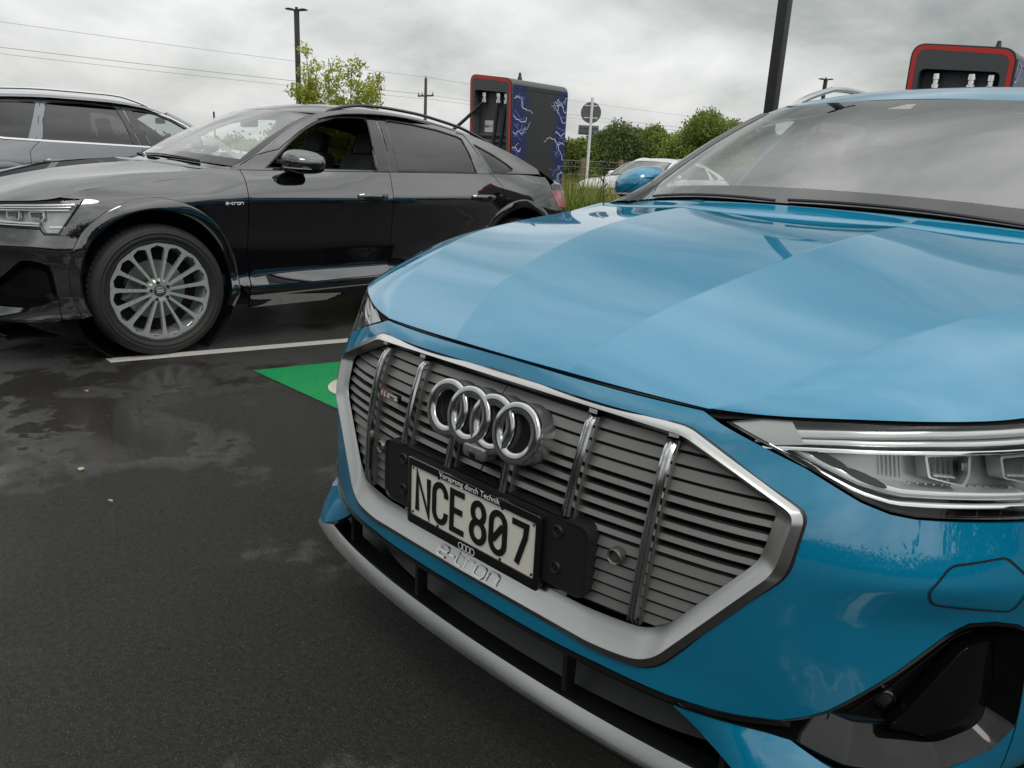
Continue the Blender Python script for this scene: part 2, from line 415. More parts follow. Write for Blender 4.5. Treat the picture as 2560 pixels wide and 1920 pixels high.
ST=[
(ux(0.),[(.18,.06),(.24,.02),(.30,.0),(.376,-.006),(.44,-.004),(.55,.0),(.62,.006),(.68,.02),(.74,.04),(.80,.066),(.84,.080),(.875,.095)]),
(ux(.4),[(.18,.06),(.24,.02),(.30,0),(.376,-.012),(.44,-.006),(.55,0),(.65,.008),(.74,.026),(.80,.046),(.83,.055),(.86,.076),(.90,.11)]),
(ux(.59),[(.2,.05),(.3,.01),(.376,-.004),(.5,-.008),(.60,-.006),(.66,-.002),(.70,.006),(.743,.020),(.80,.046),(.86,.072),(.9,.1)]),
(ux(.76),[(.2,.06),(.3,.01),(.376,.004),(.48,.012),(.58,.017),(.635,.004),(.650,0.),(.69,.010),(.73,.024),(.80,.046),(.88,.07),(.92,.095)]),
(uy(.43),[(.22,.04),(.3,.015),(.4,.010),(.54,.014),(.615,.002),(.63,0.),(.70,.012),(.80,.028),(.88,.048),(.93,.08),(.97,.11)]),
(uy(.9),[(.2,.03),(.4,.004),(.6,0),(.78,0),(.86,.006),(.91,.022),(.95,.050),(.99,.10),(1.02,.14)]),
(uy(1.28),[(.2,.06),(.30,.03),(.36,.012),(.45,.030),(.6,.032),(.75,.02),(.86,.006),(.905,.0),(.93,.004),(.97,.028),(1.02,.075),(1.06,.12),(1.10,.17)]),
(uy(1.55),[(.2,.06),(.30,.030),(.345,.012),(.37,.014),(.45,.044),(.6,.043),(.75,.024),(.87,.006),(.912,.0),(.93,.003),(.98,.018),(1.04,.05),(1.085,.108),(1.12,.16)]),
(uy(2.05),[(.2,.06),(.30,.030),(.345,.012),(.37,.014),(.46,.048),(.6,.046),(.75,.026),(.87,.006),(.912,.0),(.93,.003),(.98,.015),(1.05,.038),(1.09,.068),(1.14,.11)]),
(uy(2.5),[(.2,.06),(.30,.030),(.345,.012),(.37,.014),(.46,.048),(.6,.046),(.75,.026),(.87,.006),(.912,.0),(.93,.003),(.98,.015),(1.05,.030),(1.10,.042),(1.14,.06)]),
(uy(3.3),[(.2,.06),(.30,.030),(.345,.012),(.40,.020),(.5,.030),(.7,.022),(.85,.006),(.915,.0),(.94,.004),(1.0,.018),(1.06,.032),(1.11,.045),(1.15,.07)]),
(uy(3.83),[(.2,.05),(.4,.004),(.6,0.),(.84,0),(.92,.004),(.97,.016),(1.03,.035),(1.09,.06),(1.14,.09),(1.2,.13)]),
(uy(4.25),[(.2,.06),(.4,.0),(.6,0.),(.8,.004),(.92,.016),(.99,.035),(1.05,.06),(1.10,.10),(1.2,.2)]),
(ux(0)*0+float(np.interp(4.75,BY,BU)),[(.2,.1),(.4,.0),(.6,0.),(.78,.01),(.9,.03),(.98,.05),(1.05,.08),(1.10,.12),(1.2,.2)]),
(UMAX,[(.2,.1),(.4,.0),(.6,0.),(.78,.01),(.9,.03),(.98,.05),(1.05,.08),(1.10,.12),(1.2,.2)])]
SU=np.array([s[0] for s in ST]); SP=[Pchip(*zip(*s[1])) for s in ST]
UG=np.linspace(0,UMAX,700); ZG=np.linspace(.15,1.25,276)
_D=np.array([p(ZG) for p in SP])
DG=np.zeros((len(UG),len(ZG)))
for j in range(len(ZG)):
    DG[:,j]=Pchip(SU,_D[:,j])(UG)
_k=np.exp(-.5*(np.arange(-12,13)/5.)**2);_k/=_k.sum()
_pad=np.vstack([DG[12:0:-1],DG,DG[-2:-14:-1]])
DG=np.array([np.convolve(_pad[:,j],_k,'valid') for j in range(DG.shape[1])]).T
_k=np.exp(-.5*(np.arange(-4,5)/1.3)**2);_k/=_k.sum()
_pad=np.hstack([DG[:,:1]]*4+[DG]+[DG[:,-1:]]*4)
DG=np.array([np.convolve(r,_k,'valid') for r in _pad])
def dfun(u,z):
    fu=np.clip(u/UMAX*(len(UG)-1),0,len(UG)-1.001);fz=np.clip((z-.15)/(1.25-.15)*(len(ZG)-1),0,len(ZG)-1.001)
    i=fu.astype(int);j=fz.astype(int);a=fu-i;b=fz-j
    return DG[i,j]*(1-a)*(1-b)+DG[i+1,j]*a*(1-b)+DG[i,j+1]*(1-a)*b+DG[i+1,j+1]*a*b
def S(u,z,off=0.):
    """body skin: u = signed perimeter from nose (negative = right side), z height; off = outward offset"""
    u=np.asarray(u,float);z=np.asarray(z,float);u,z=np.broadcast_arrays(u,z);sg=np.where(u<0,-1.,1.);a=np.abs(u)
    d=dfun(a,z)-off
    x=np.interp(a,BU,BX)-np.interp(a,BU,BNX)*d; y=np.interp(a,BU,BY)-np.interp(a,BU,BNY)*d
    return np.stack([x*sg,y,z],-1)

# ------------------------------------------------------------------ the car: surfaces and outlines shared by the four parked cars
def interp(tab): 
    a = np.array(tab, float); p = Pchip(a[:, 0], a[:, 1]); return lambda q: p(np.asarray(q, float))
XB = interp([(1.2, .80), (1.3, .815), (1.45, .838), (1.6, .856), (1.8, .876), (2.05, .898), (2.5, .922), (3.4, .918), (3.8, .895), (4.2, .835), (4.5, .76), (4.8, .66)])
ZB = interp([(1.3, 1.078), (1.5, 1.083), (2.5, 1.10), (3.5, 1.112), (3.8, 1.12), (4.6, 1.12)])
def SG(y, z, off=0.):
    """side glass / door frame surface above the belt line (left side)"""
    y = np.asarray(y, float); z = np.asarray(z, float); k = z-ZB(y)
    x = XB(y)-np.where(k > 0, .52*k+.66*k*k, .52*k)
    return np.stack([x+off*.92, y, z+off*.38], -1)
TOP = {'sport': interp([(1.40, 1.080), (1.60, 1.150), (1.80, 1.275), (1.98, 1.383), (2.15, 1.455), (2.4, 1.508), (2.66, 1.520), (3.0, 1.50), (3.3, 1.447), (3.6, 1.366), (3.85, 1.283), (4.05, 1.205), (4.25, 1.12), (4.45, 1.03)]),
       'suv': interp([(1.40, 1.070), (1.60, 1.118), (1.80, 1.235), (1.98, 1.348), (2.15, 1.438), (2.4, 1.515), (2.8, 1.548), (3.3, 1.546), (3.8, 1.518), (4.2, 1.475), (4.40, 1.43), (4.52, 1.36), (4.62, 1.22), (4.72, 1.03)])}
ZC = {'sport': interp([(1.9, 1.46), (2.0, 1.487), (2.2, 1.53), (2.4, 1.556), (2.66, 1.566), (3.0, 1.548), (3.3, 1.50), (3.6, 1.425), (3.85, 1.345), (4.05, 1.27), (4.25, 1.19), (4.5, 1.10)]),
      'suv': interp([(1.9, 1.46), (2.0, 1.487), (2.2, 1.532), (2.5, 1.575), (2.8, 1.594), (3.2, 1.598), (3.6, 1.588), (4.0, 1.565), (4.3, 1.535), (4.5, 1.49), (4.7, 1.40)])}
def roof_fn(kind):
    T, Z = TOP[kind], ZC[kind]
    def f(x, y):
        x = np.asarray(x, float); y = np.asarray(y, float); t = T(y); xe = SG(y, t)[..., 0]
        k = np.clip(np.abs(x)/xe, 0, 1.2)
        return np.stack([x, y, t+(Z(y)-t)*(1-k**2.3)], -1)
    return f
WB = catmull([(-.765, 1.545, 1.098), (-.74, 1.51, 1.101), (-.56, 1.38, 1.118), (-.3, 1.285, 1.134), (0, 1.25, 1.139), (.3, 1.285, 1.134), (.56, 1.38, 1.118), (.74, 1.51, 1.101), (.765, 1.545, 1.098)], 12)
WT = catmull([(-.60, 2.17, 1.457), (-.575, 2.145, 1.461), (-.44, 2.068, 1.476), (-.25, 2.02, 1.485), (0, 2.0, 1.488), (.25, 2.02, 1.485), (.44, 2.068, 1.476), (.575, 2.145, 1.461), (.60, 2.17, 1.457)], 12)
def _par(C):
    x = C[:, 0]/C[-1, 0]; return x
def WS(a, t):
    """windscreen: a in -1..1 across, t 0 at the cowl .. 1 at the roof"""
    a = np.asarray(a, float); t = np.asarray(t, float)
    b = np.stack([np.interp(a, _par(WB), WB[:, i]) for i in range(3)], -1); p = np.stack([np.interp(a, _par(WT), WT[:, i]) for i in range(3)], -1)
    q = b+(p-b)*t[..., None]
    bul = .022*4*t*(1-t); q[..., 2] += bul*.9; q[..., 1] -= bul*.45
    return q
YS = .04
def uyz(pts): return [(uy(y+YS), z) for y, z in pts]
def sy(pts): return [(y+YS, z) for y, z in pts]
def mirrored(fn):
    def g(a, b):
        p = fn(a, b).copy(); p[..., 0] *= -1; return p
    return g
AX_F, AX_R, WZ = .945, 3.873, .383
_AP = np.array([(-40, .84), (-14, .855), (0, .885), (15, .925), (40, .995), (90, 1.028), (120, 1.0), (160, .93), (180, .90), (200, .875)])
def ar_prof(a): return np.interp(a, _AP[:, 0], _AP[:, 1])
def arch(ya, r, a0, a1, n=28):
    """wheel opening outline; angle 0 points to the nose"""
    out = []
    for i in range(n+1):
        a = a0+(a1-a0)*i/n; k = r*float(ar_prof(a)); out.append((uy(ya-k*math.cos(R(a))), WZ+k*math.sin(R(a))))
    return out
# hood edge (follows headlamp top, then the wing)
UE = [(.437, .861), (.53, .8655), (.663, .8775), (.80, .8855), (.957, .893), (uy(.45)+.02, .913), (uy(.54), .943), (uy(.72), .975), (uy(.95), 1.005), (uy(1.17), 1.034), (uy(1.30), 1.062), (uy(1.42), 1.086)]
E_ROW = [tuple(S(u, z)) for u, z in UE]
LAMP = [(.470, .8475), (.604, .8065), (.690, .771), (.735, .7585), (.775, .7535), (.995, .747), (1.013, .719), (1.075, .719), (1.15, .82), (1.212, .906), (1.10, .8955), (.957, .886), (.80, .8795), (.663, .8715), (.53, .8605)]
IN = [(0, .812), (.402, .808), (.575, .741), (.560, .659), (.415, .484), (.316, .480), (0, .482)]
CR = [(0, .825), (.409, .821), (.598, .7425), (.580, .654), (.412, .440), (.335, .434), (0, .444)]
OUT = [(0, .8335), (.415, .8325), (.6155, .744), (.601, .652), (.420, .424), (.345, .418), (0, .432)]
FRAME_R = [0, .02, .018, .02, .075, .04, 0]
def full_loop(h, grow=0.):
    """closed loop from the left half of a loop (both ends on the centre line)"""
    hh = list(h); 
    L = [(-a, b) for a, b in hh[1:-1]][::-1]
    rr = FRAME_R[1:-1]
    pts = hh[:-1]+[hh[-1]]+L; rad = [0]+rr+[0]+rr[::-1]
    rad[0] = rad[len(hh)-1] = 0
    return round_poly(pts, [max(r, 1e-3) for r in rad], 6)
INTAKE_TOP = [(.453, .392), (.551, .3935), (.622, .403), (.66, .419), (.688, .435), (.781, .506), (.858, .572), (.888, .5885), (.935, .588), (.985, .576), (1.015, .56), (1.030, .52), (1.038, .43), (1.041, .385)]
FLAP_TOP = [(.463, .3755), (.604, .3755), (.644, .3725), (.69, .352), (.727, .337), (.90, .325), (1.0, .345), (1.041, .38)]

def loft_grid(rows, n):
    """rows: list of 3-D polylines; resampled to n points each"""
    out = []
    for r in rows:
        c = catmull(r, 16); s = np.concatenate([[0], np.cumsum(np.linalg.norm(np.diff(c, axis=0), axis=1))]); s /= s[-1]
        t = np.linspace(0, 1, n); out.append(np.stack([np.interp(t, s, c[:, i]) for i in range(3)], -1))
    return np.array(out)
ROW0 = [(0, .083, .8655), (0, .105, .886), (0, .15, .913), (0, .25, .955), (0, .355, .988), (0, .627, 1.0505), (0, .9, 1.088), (0, 1.13, 1.107)]
ROWC = [(.15, .086, .8655), (.158, .11, .886), (.172, .155, .912), (.20, .25, .955), (.226, .355, .989), (.273, .627, 1.0515), (.299, .9, 1.090), (.318, 1.139, 1.110)]
ROWM = [(.29, .099, .8640), (.305, .122, .884), (.33, .165, .906), (.372, .25, .943), (.405, .35, .971), (.452, .627, 1.026), (.49, .9, 1.060), (.52, 1.17, 1.083)]
ROWB = [(.420, .117, .8605), (.441, .142, .877), (.466, .17, .891), (.491, .20, .9035), (.528, .26, .929), (.567, .343, .9565), (.63, .492, .993), (.685, .65, 1.017), (.725, .9, 1.045), (.745, 1.15, 1.066), (.755, 1.32, 1.083)]
def smooth_row(g, it):
    g = g.copy()
    for _ in range(it): g[1:-1] = .5*g[1:-1]+.25*(g[:-2]+g[2:])
    return g
def hood_mesh():
    n = 110
    g0, gC, gB, gE = (smooth_row(q, 10) for q in loft_grid([ROW0, ROWC, ROWB, E_ROW], n))
    f = np.array([-1, 1, 1])
    def across(p, q, m, bulge):
        """n x m points from p to q with a parabolic crown along the local normal"""
        t = (.5-.5*np.cos(math.pi*np.linspace(0, 1, m)))[None, :, None]; P = p[:, None]*(1-t)+q[:, None]*t      # samples crowd towards the creases
        X = (p+q)/2; nb = np.cross(np.gradient(X, axis=0), q-p); nb /= np.maximum(np.linalg.norm(nb, axis=1), 1e-9)[:, None]; nb[nb[:, 2] < 0] *= -1
        for _ in range(8): nb[1:-1] = .5*nb[1:-1]+.25*(nb[:-2]+nb[2:])
        w = np.linalg.norm(q-p, axis=1)*bulge
        return P+nb[:, None]*(4*t*(1-t))*w[:, None, None]
    s1 = across(gE, gB, 19, .040); s2 = across(gB, gC, 25, -.009)
    s3 = across(gC, gC*f, 35, .0); crown = (g0-gC)[:, 2]
    t = (.5-.5*np.cos(math.pi*np.linspace(0, 1, 35)))[None, :]; s3[..., 2] += (crown[:, None]-.003*np.minimum(1, np.linspace(0, 4, n))[:, None])*4*t*(1-t)
    s3[..., 1] += ((g0-gC)[:, 1])[:, None]*4*t*(1-t)
    s4 = s2[:, ::-1]*f; s5 = s1[:, ::-1]*f
    P = np.concatenate([s1[:, :-1], s2[:, :-1], s3[:, :-1], s4[:, :-1], s5], axis=1)
    for _ in range(1):           # round the creases
        Q = P.copy(); Q[1:-1, 1:-1] = .5*P[1:-1, 1:-1]+.25*(P[1:-1, :-2]+P[1:-1, 2:]); P = Q
    lip = P[0:1]+np.array([0, .010, -.010]); lip2 = P[0:1]+np.array([0, .05, -.012])
    return np.concatenate([lip2, lip, P], axis=0)
def cowl_grid(P):
    """painted strip from the rear edge of the hood up to the windscreen"""
    last = P[-1]; a = np.linspace(1, -1, last.shape[0])
    xs = last[:, 0]
    top = np.stack([np.interp(np.clip(xs, -.735, .735), WB[:, 0], WB[:, i]) for i in range(3)], -1)
    top[:, 0] = np.where(np.abs(xs) > .735, xs, top[:, 0]); 
    top = top+np.array([0, -.004, -.004])
    k = np.abs(xs) > .735
    top[k, 1] = np.interp(np.abs(xs[k]), [.735, .86], [1.50, 1.46]); top[k, 2] = 1.088
    rows = [last+np.array([0, .005, -.004]), last*.93+top*.07+np.array([0, 0, .0]), last*.5+top*.5-np.array([0, 0, .004]), top]
    return np.array(rows)

def stroke_glyph(ch):
    """strokes in a 1 x 1.9 box"""
    h = 1.9
    return {'N': [[(0, 0), (0, h), (1, 0), (1, h)]], 'E': [[(1, h), (0, h), (0, 0), (1, 0)], [(0, h*.52), (.85, h*.52)]],
            'C': [[(1, h*.70)]+arc(.5, h-.5, .5, .5, 0, 180, 10)+arc(.5, .5, .5, .5, 180, 360, 10)+[(1, h*.30)]],
            '8': [arc(.5, h-.46, .43, .46, 0, 360, 20)[:-1]+['c'], arc(.5, .50, .5, .50, 0, 360, 20)[:-1]+['c']],
            '0': [arc(.5, h-.5, .5, .5, 0, 180, 10)+arc(.5, .5, .5, .5, 180, 360, 10)+['c'], [(.16, .55), (.84, h-.55)]],
            '7': [[(0, h), (1, h), (.95, h*.72), (.42, 0)]]}[ch]
def etron_strokes():
    """rounded stencil letters, unit height 1"""
    G = []; x = 0.
    def put(ps, w):
        nonlocal x
        for p in ps: G.append([(a+x, b) for a, b in p])
        x += w
    e_ = round_poly([(0, .0), (0, 1), (1, 1), (1, .5), (.1, .5)], .28, 4)
    put([[(1, 0), (.25, 0)]+arc(.25, .25, .25, .25, 270, 180, 4)+arc(.25, .75, .25, .25, 180, 90, 4)+arc(.75, .75, .25, .25, 90, 0, 4)+[(1, .5), (.15, .5)]], 1.3)
    put([[(0, .5), (.6, .5)]], .9)
    put([[(.0, 1.25), (.0, .25)]+arc(.25, .25, .25, .25, 180, 270, 4)+[(.75, 0)], [(.12, .85), (.7, .85)]], 1.05)
    put([[(0, 0), (0, .75)]+arc(.25, .75, .25, .25, 180, 90, 4)+[(.75, 1)]], 1.05)
    put([[(.25, 0), (.75, 0)]+arc(.75, .25, .25, .25, 270, 360, 4)+arc(.75, .75, .25, .25, 0, 90, 4)+arc(.25, .75, .25, .25, 90, 180, 4)+arc(.25, .25, .25, .25, 180, 270, 4)], 1.3)
    put([[(0, 0), (0, .75)]+arc(.25, .75, .25, .25, 180, 90, 4)+arc(.75, .75, .25, .25, 90, 0, 4)+[(1, 0)]], 1.)
    return G, x

def wheel_meshes():
    """20-inch multi-spoke wheel about the x axis, outer face towards +x"""
    rr = .286; M = {}
    ty = MB().lathe([(.262, .085), (.288, .096), (.292, .103), (.296, .1035), (.299, .1015), (.305, .107), (.318, .1105), (.3195, .1125), (.3225, .1125), (.324, .1115), (.338, .113), (.3395, .1145), (.342, .1143), (.3435, .1125), (.356, .1095), (.360, .1085), (.366, .104), (.372, .098), (.380, .083), (.383, .05), (.3835, 0), (.383, -.05), (.378, -.09), (.35, -.112), (.30, -.105), (.262, -.09)], 72)
    # tread blocks on the shoulder
    for k in range(72):
        a = 2*math.pi*k/72
        for (h0, h1) in ((.058, .094), (-.02, .02), (.024, .052)):
            ra = .3845 if h1 < .09 else .380
            c = math.cos(a), math.sin(a); w = .0105
            d = Vector((0, -c[1], c[0])); rad = Vector((0, c[0], c[1]))
            p = [Vector((h, 0, 0))+rad*(ra+dz+(0 if h < .09 else -.012))+d*s for dz in (-.006, .002) for h in (h0, h1) for s in (-w, w)]
            ty.add(p, [(4, 5, 7, 6), (0, 4, 6, 2), (1, 3, 7, 5), (0, 1, 5, 4), (2, 6, 7, 3)])
    M['tyre'] = ty.mesh('tyre', True, 40)
    rim = MB().lathe([(.250, -.09), (.250, .03), (.262, .078), (.2745, .088), (.2855, .0945), (.2875, .0955), (.2875, .090)], 96)
    rim.lathe([(.035, .070), (.058, .074), (.072, .062), (.075, .03), (.0, .028)], 40)
    M['rim'] = rim.mesh('rim', True, 30)
    # one spoke: slim at the hub, flaring into the rim like a petal
    pr = [(.058, .0066, .076), (.10, .0068, .080), (.16, .0076, .086), (.21, .0090, .0905), (.238, .0105, .0925), (.250, .0135, .0935), (.258, .0200, .0943), (.2645, .0562, .0945), (.281, .0594, .0945)]
    V = []; 
    for r_, w, h in pr: V += [(h, r_, -w), (h, r_, w), (h-.012, r_, w+.003), (h-.045, r_, w*.6), (h-.045, r_, -w*.6), (h-.012, r_, -w-.003)]
    F = []
    for i in range(len(pr)-1):
        for k in range(6): F.append((i*6+k, (i+1)*6+k, (i+1)*6+(k+1) % 6, i*6+(k+1) % 6))
    F += [tuple(range(5, -1, -1))[::-1]]
    sp = MB().add(V, F); M['spoke'] = sp.mesh('spoke', True, 25)
    # grey chamfer pocket behind each gap
    M['disc'] = MB().lathe([(.06, -.01), (.175, -.01), (.175, .012), (.06, .012)], 48, close=True).mesh('brake_disc', True, 30)
    M['caliper'] = MB().bevbox((.0, .135, .05), (.07, .07, .15), .012).mesh('caliper', True, 30)
    M['cap'] = MB().lathe([(0, .0805), (.024, .080), (.029, .077), (.031, .070)], 32).mesh('hub_cap', True, 40)
    bolt = MB().lathe([(0, .082), (.008, .081), (.0095, .078), (.0095, .05)], 12); bolt.v = [(x, y+.052, z) for x, y, z in bolt.v]
    M['bolt'] = bolt.mesh('wheel_bolt', True, 30)
    back = MB().lathe([(.245, -.085), (.245, -.03), (.0, -.03)], 48); M['back'] = back.mesh('wheel_barrel', True, 30)
    rg = MB()
    for k in range(4): rg.lathe([(.0052, .0812), (.0064, .0818), (.0076, .0812)], 24, c=(0, -.0135+.009*k, 0))
    M['rings'] = rg.mesh('hub_rings', True, 40)
    return M
WM = wheel_meshes()
def wheel(parent, x, y, side, spin=0.):
    w = link_obj('wheel', WM['rim'], 'wheel_silver', parent)
    w.location = (x, y, WZ); w.rotation_euler = (spin, 0, 0) if side > 0 else (spin, 0, math.pi)
    link_obj('tyre', WM['tyre'], 'rubber', w)
    for k in range(15):
        s_ = link_obj('spoke', WM['spoke'], 'wheel_silver', w); s_.rotation_euler = (2*math.pi*k/15, 0, 0)
    link_obj('wheel_barrel', WM['back'], 'deep_black', w); d = link_obj('brake_disc', WM['disc'], 'disc_steel', w); d.location = (-.02, 0, 0)
    c = link_obj('caliper', WM['caliper'], 'wheel_grey', w); c.rotation_euler = (2.6, 0, 0); c.location = (-.02, 0, 0)
    link_obj('hub_cap', WM['cap'], 'wheel_grey', w)
    link_obj('hub_rings', WM['rings'], 'chrome', w)
    for k in range(5):
        b = link_obj('wheel_bolt', WM['bolt'], 'matte_black', w); b.rotation_euler = (2*math.pi*(k+.3)/5, 0, 0)
    return w

def grille_detail(car, fm='satin_silver', sm_='slat_grey', bm_='bright_metal'):
    """grille with its slats and uprights, emblem"""
    Sf = lambda off: (lambda a, b: S(a, b, off))
    IL, CL, OL = full_loop(IN), full_loop(CR), full_loop(OUT)
    ia, ca, oa = (np.array(q) for q in (IL, CL, OL))
    n = len(ia)
    def ring(arr, off, sh=0.): return S(arr[:, 0], arr[:, 1], off)
    # frame: outer bevel, crest, hollow inner face, throat
    back = np.array([(a*.985, .645+(b-.645)*.985) for a, b in ia])
    mid = ia*.42+ca*.58; mid2 = ia*.78+ca*.22
    rows = [ring(oa, -.012), ring(oa, .002), ring(oa*.88+ca*.12, .007), ring(ca*.93+oa*.07, .0115), ring(ca, .012), ring(ca*.94+ia*.06, .0105), ring(mid, -.001), ring(mid2, -.009), ring(ia, -.0125), ring(ia, -.0135)]
    g = MB(); P = np.array(rows); m = len(rows)
    g.add(P.reshape(-1, 3), [(i*n+j, i*n+(j+1) % n, (i+1)*n+(j+1) % n, (i+1)*n+j) for i in range(m-1) for j in range(n)])
    g.f = [tuple(reversed(f)) for f in g.f]
    gr = g.build('grille', fm, car, sharp=38)
    # dark seam round the frame
    sm = MB(); so = np.array([(a*1.006, .645+(b-.645)*1.008) for a, b in oa]); P = np.array([S(oa[:, 0], oa[:, 1], .003), S(so[:, 0], so[:, 1], .0015)])
    sm.add(P.reshape(-1, 3), [(j, (j+1) % n, n+(j+1) % n, n+j) for j in range(n)]); sm.build('seal', 'matte_black', gr)
    panel('grille_backing', Sf(-.062), [tuple(p) for p in np.array([(a*1.01, .645+(b-.645)*1.02) for a, b in ia])], 'deep_black', gr, step=.06, skirt=0)
    # slats
    poly = np.array(IL)
    def half_width(z):
        xs = []
        for i in range(n):
            (a0, b0), (a1, b1) = poly[i], poly[(i+1) % n]
            if (b0-z)*(b1-z) <= 0 and b0 != b1: xs.append(a0+(a1-a0)*(z-b0)/(b1-b0))
        return max(xs) if xs else 0
    def slat(u0a, u1a, u0b, u1b, zt, zb, closed):
        """u extents at top (a) and bottom (b)"""
        m_ = max(3, int(abs(u1a-u0a)/.03)); t = np.linspace(0, 1, m_)
        ut, ub = u0a+(u1a-u0a)*t, u0b+(u1b-u0b)*t
        if closed: R_ = [S(ut, zt, -.038), S(ut, zt-.0012, -.0235), S(ub, zb+.0016, -.0175), S(ub, zb, -.0190), S(ub, zb+.0008, -.036)]
        else: R_ = [S(ut, zt-.0005, -.034), S(ut, zt, -.0215), S(ub, zb+.001, -.0170), S(ub, zb, -.0185), S(ub, zb+.003, -.034)]
        P = np.array(R_); k = P.shape[1]; mb = MB(); mb.grid(P); mb.f = [tuple(reversed(f)) for f in mb.f]
        for e_ in (0, k-1): mb.add(P[:, e_], [tuple(range(5)) if e_ else tuple(range(4, -1, -1))])
        mb.build('slat', sm_, gr, sharp=30)
    def ub(z, a, b): return a+(b-a)*np.clip((.8035-z)/(.8035-.488), 0, 1)
    pitch = .0212; zt0 = .8045
    for k in range(16):
        zt = zt0-k*pitch; closed = k < 4 or k > 8
        zb = zt-(pitch-.0044 if closed else .0088)
        if not closed: zt -= .004; zb -= .004
        hw_t, hw_b = half_width(zt)+.005, half_width(zb)+.005
        for sg in (-1, 1):
            if hw_t > .402 or hw_b > .402:
                o_t, o_b = float(ub(zt, .3885, .374))+.0118, float(ub(zb, .3885, .374))+.0118; slat(sg*o_t, sg*max(hw_t, o_t+.004), sg*o_b, sg*max(hw_b, o_b+.004), zt, zb, closed)
            e1, e2 = min(float(ub(zt, .3885, .374))-.0118, hw_t), min(float(ub(zb, .3885, .374))-.0118, hw_b)
            if e1 > .26: slat(sg*(float(ub(zt, .232, .2225))+.0118), sg*e1, sg*(float(ub(zb, .232, .2225))+.0118), sg*e2, zt, zb, closed)
            if closed and k < 9 or k > 8:
                if k < 8: slat(sg*.001, sg*.219, sg*.001, sg*.219, zt, zb, closed)
            elif k <= 8:
                slat(sg*.0885, sg*.218, sg*.0885, sg*.218, zt, zb, closed); slat(sg*.002, sg*.064, sg*.002, sg*.064, zt, zb, closed)
    # uprights with a grooved face
    def bar(u0, z0, u1, z1, capt=True):
        w = .0105; prof = [(-w, -.03), (-w, -.004), (-w*.85, .004), (-w*.45, .0065), (-w*.40, .0045), (-w*.22, .0045), (-w*.17, .0075), (w*.17, .0078), (w*.22, .0045), (w*.40, .0045), (w*.45, .0065), (w*.85, .004), (w, -.004), (w, -.03)]
        zz = np.linspace(z0, z1, 22); uu = np.interp(zz, [min(z0, z1), max(z0, z1)], [u1, u0] if z1 < z0 else [u0, u1]); rows = []
        for i, z in enumerate(zz):
            e_ = 0. if 0 < i < len(zz)-1 else -.012
            if capt and i == 1: e_ = -.002
            rows.append([S(uu[i]+a, z, o+e_-.003) for a, o in prof])
        mb = MB(); mb.grid(np.array(rows)); 
        b_ = mb.build('upright_bar', bm_, gr, sharp=30)
        # dark cheeks beside the bar
        ck = MB()
        for sgn in (-1, 1):
            ck.grid(np.array([[S(uu[i]+sgn*a, z, o) for a, o in ((.0100, -.010), (.0128, -.0105), (.0132, -.045))] for i, z in enumerate(zz)]))
        ck.build('bar_channel', sm_, gr)
    for sg in (-1, 1):
        bar(sg*.3885, .8035, sg*.374, .488); bar(sg*.232, .8065, sg*.226, .628); bar(sg*.0765, .695, sg*.077, .628, False)
        # bright clips on the frame above the bars
        for u_, z_ in ((.392, .8145), (.2345, .8175)):
            mb = MB(); mb.grid(np.array([[S(sg*u_+a, z_+b, .0) for a in (-.009, .009)] for b in (-.004, .003)])); mb.build('clip', 'satin_silver', gr)
        # parking sensor
        c0 = S(sg*.327, .594); c1 = S(sg*.327, .604, 0); nn = Vector((sg*.1, -1, 0)).normalized(); q = nn.to_track_quat('Y', 'Z').to_matrix()
        se = MB().lathe([(.0, -.004), (.0075, -.004), (.008, -.001), (.0088, -.006), (.0098, -.006), (.0105, .002), (.0125, .004), (.0142, .001), (.0145, -.012)], 28, 'y')
        se.v = [tuple(Vector(c0)+q @ Vector((x, y-.006, z))) for x, y, z in se.v]; se.build('parking_sensor', sm_, gr)
    # emblem of four interlocked rings standing off the grille
    tilt = Matrix.Rotation(-R(14.4), 3, 'X'); 
    em = None
    Rn = .0580; rn = .0350
    for k in range(4):
        cx_ = -.0945+.063*k
        dz = -.0007*(k % 2)
        fr = MB().lathe([(Rn-.0003, .010), (Rn+.0002, .006), (Rn-.0012, .0016), (Rn-.0030, .0), (rn+.0030, .0012), (rn+.0008, .0032), (rn-.0004, .007), (rn-.0004, .020)], 72, 'y')
        bd = MB().lathe([(Rn-.0015, .0085), (Rn-.0008, .011), (Rn-.0008, .085), (Rn-.006, .085)], 72, 'y')
        inn = MB().lathe([(rn-.0002, .0182), (rn+.0008, .019), (rn+.0008, .0238)], 56, 'y')
        dk = MB().lathe([(rn+.002, .024), (.0, .024)], 40, 'y')
        for mb in (fr, bd, inn, dk): mb.v = [tuple(Vector((cx_, .0165, .749))+tilt @ Vector((x, y+dz, z))) for x, y, z in mb.v]
        if em is None: em = fr.build('emblem', 'bright_metal', car, sharp=50)
        else: fr.build('emblem_ring', 'bright_metal', em, sharp=50)
        bd.build('emblem_body', 'ring_grey', em); inn.build('emblem_bore', 'ring_grey', em); dk.build('emblem_inside', 'deep_black', em)
    # camera under the emblem
    cb = MB().bevbox((.006, .022, .689), (.06, .05, .026), .009); cb.build('camera_pod', 'ring_grey', car)
    cl = MB().lathe([(0, -.003), (.006, -.002), (.0085, 0), (.011, .004), (.0115, .02)], 24, 'y', (.004, -.004, .686)); cl.build('camera_lens', 'gloss_black', car)
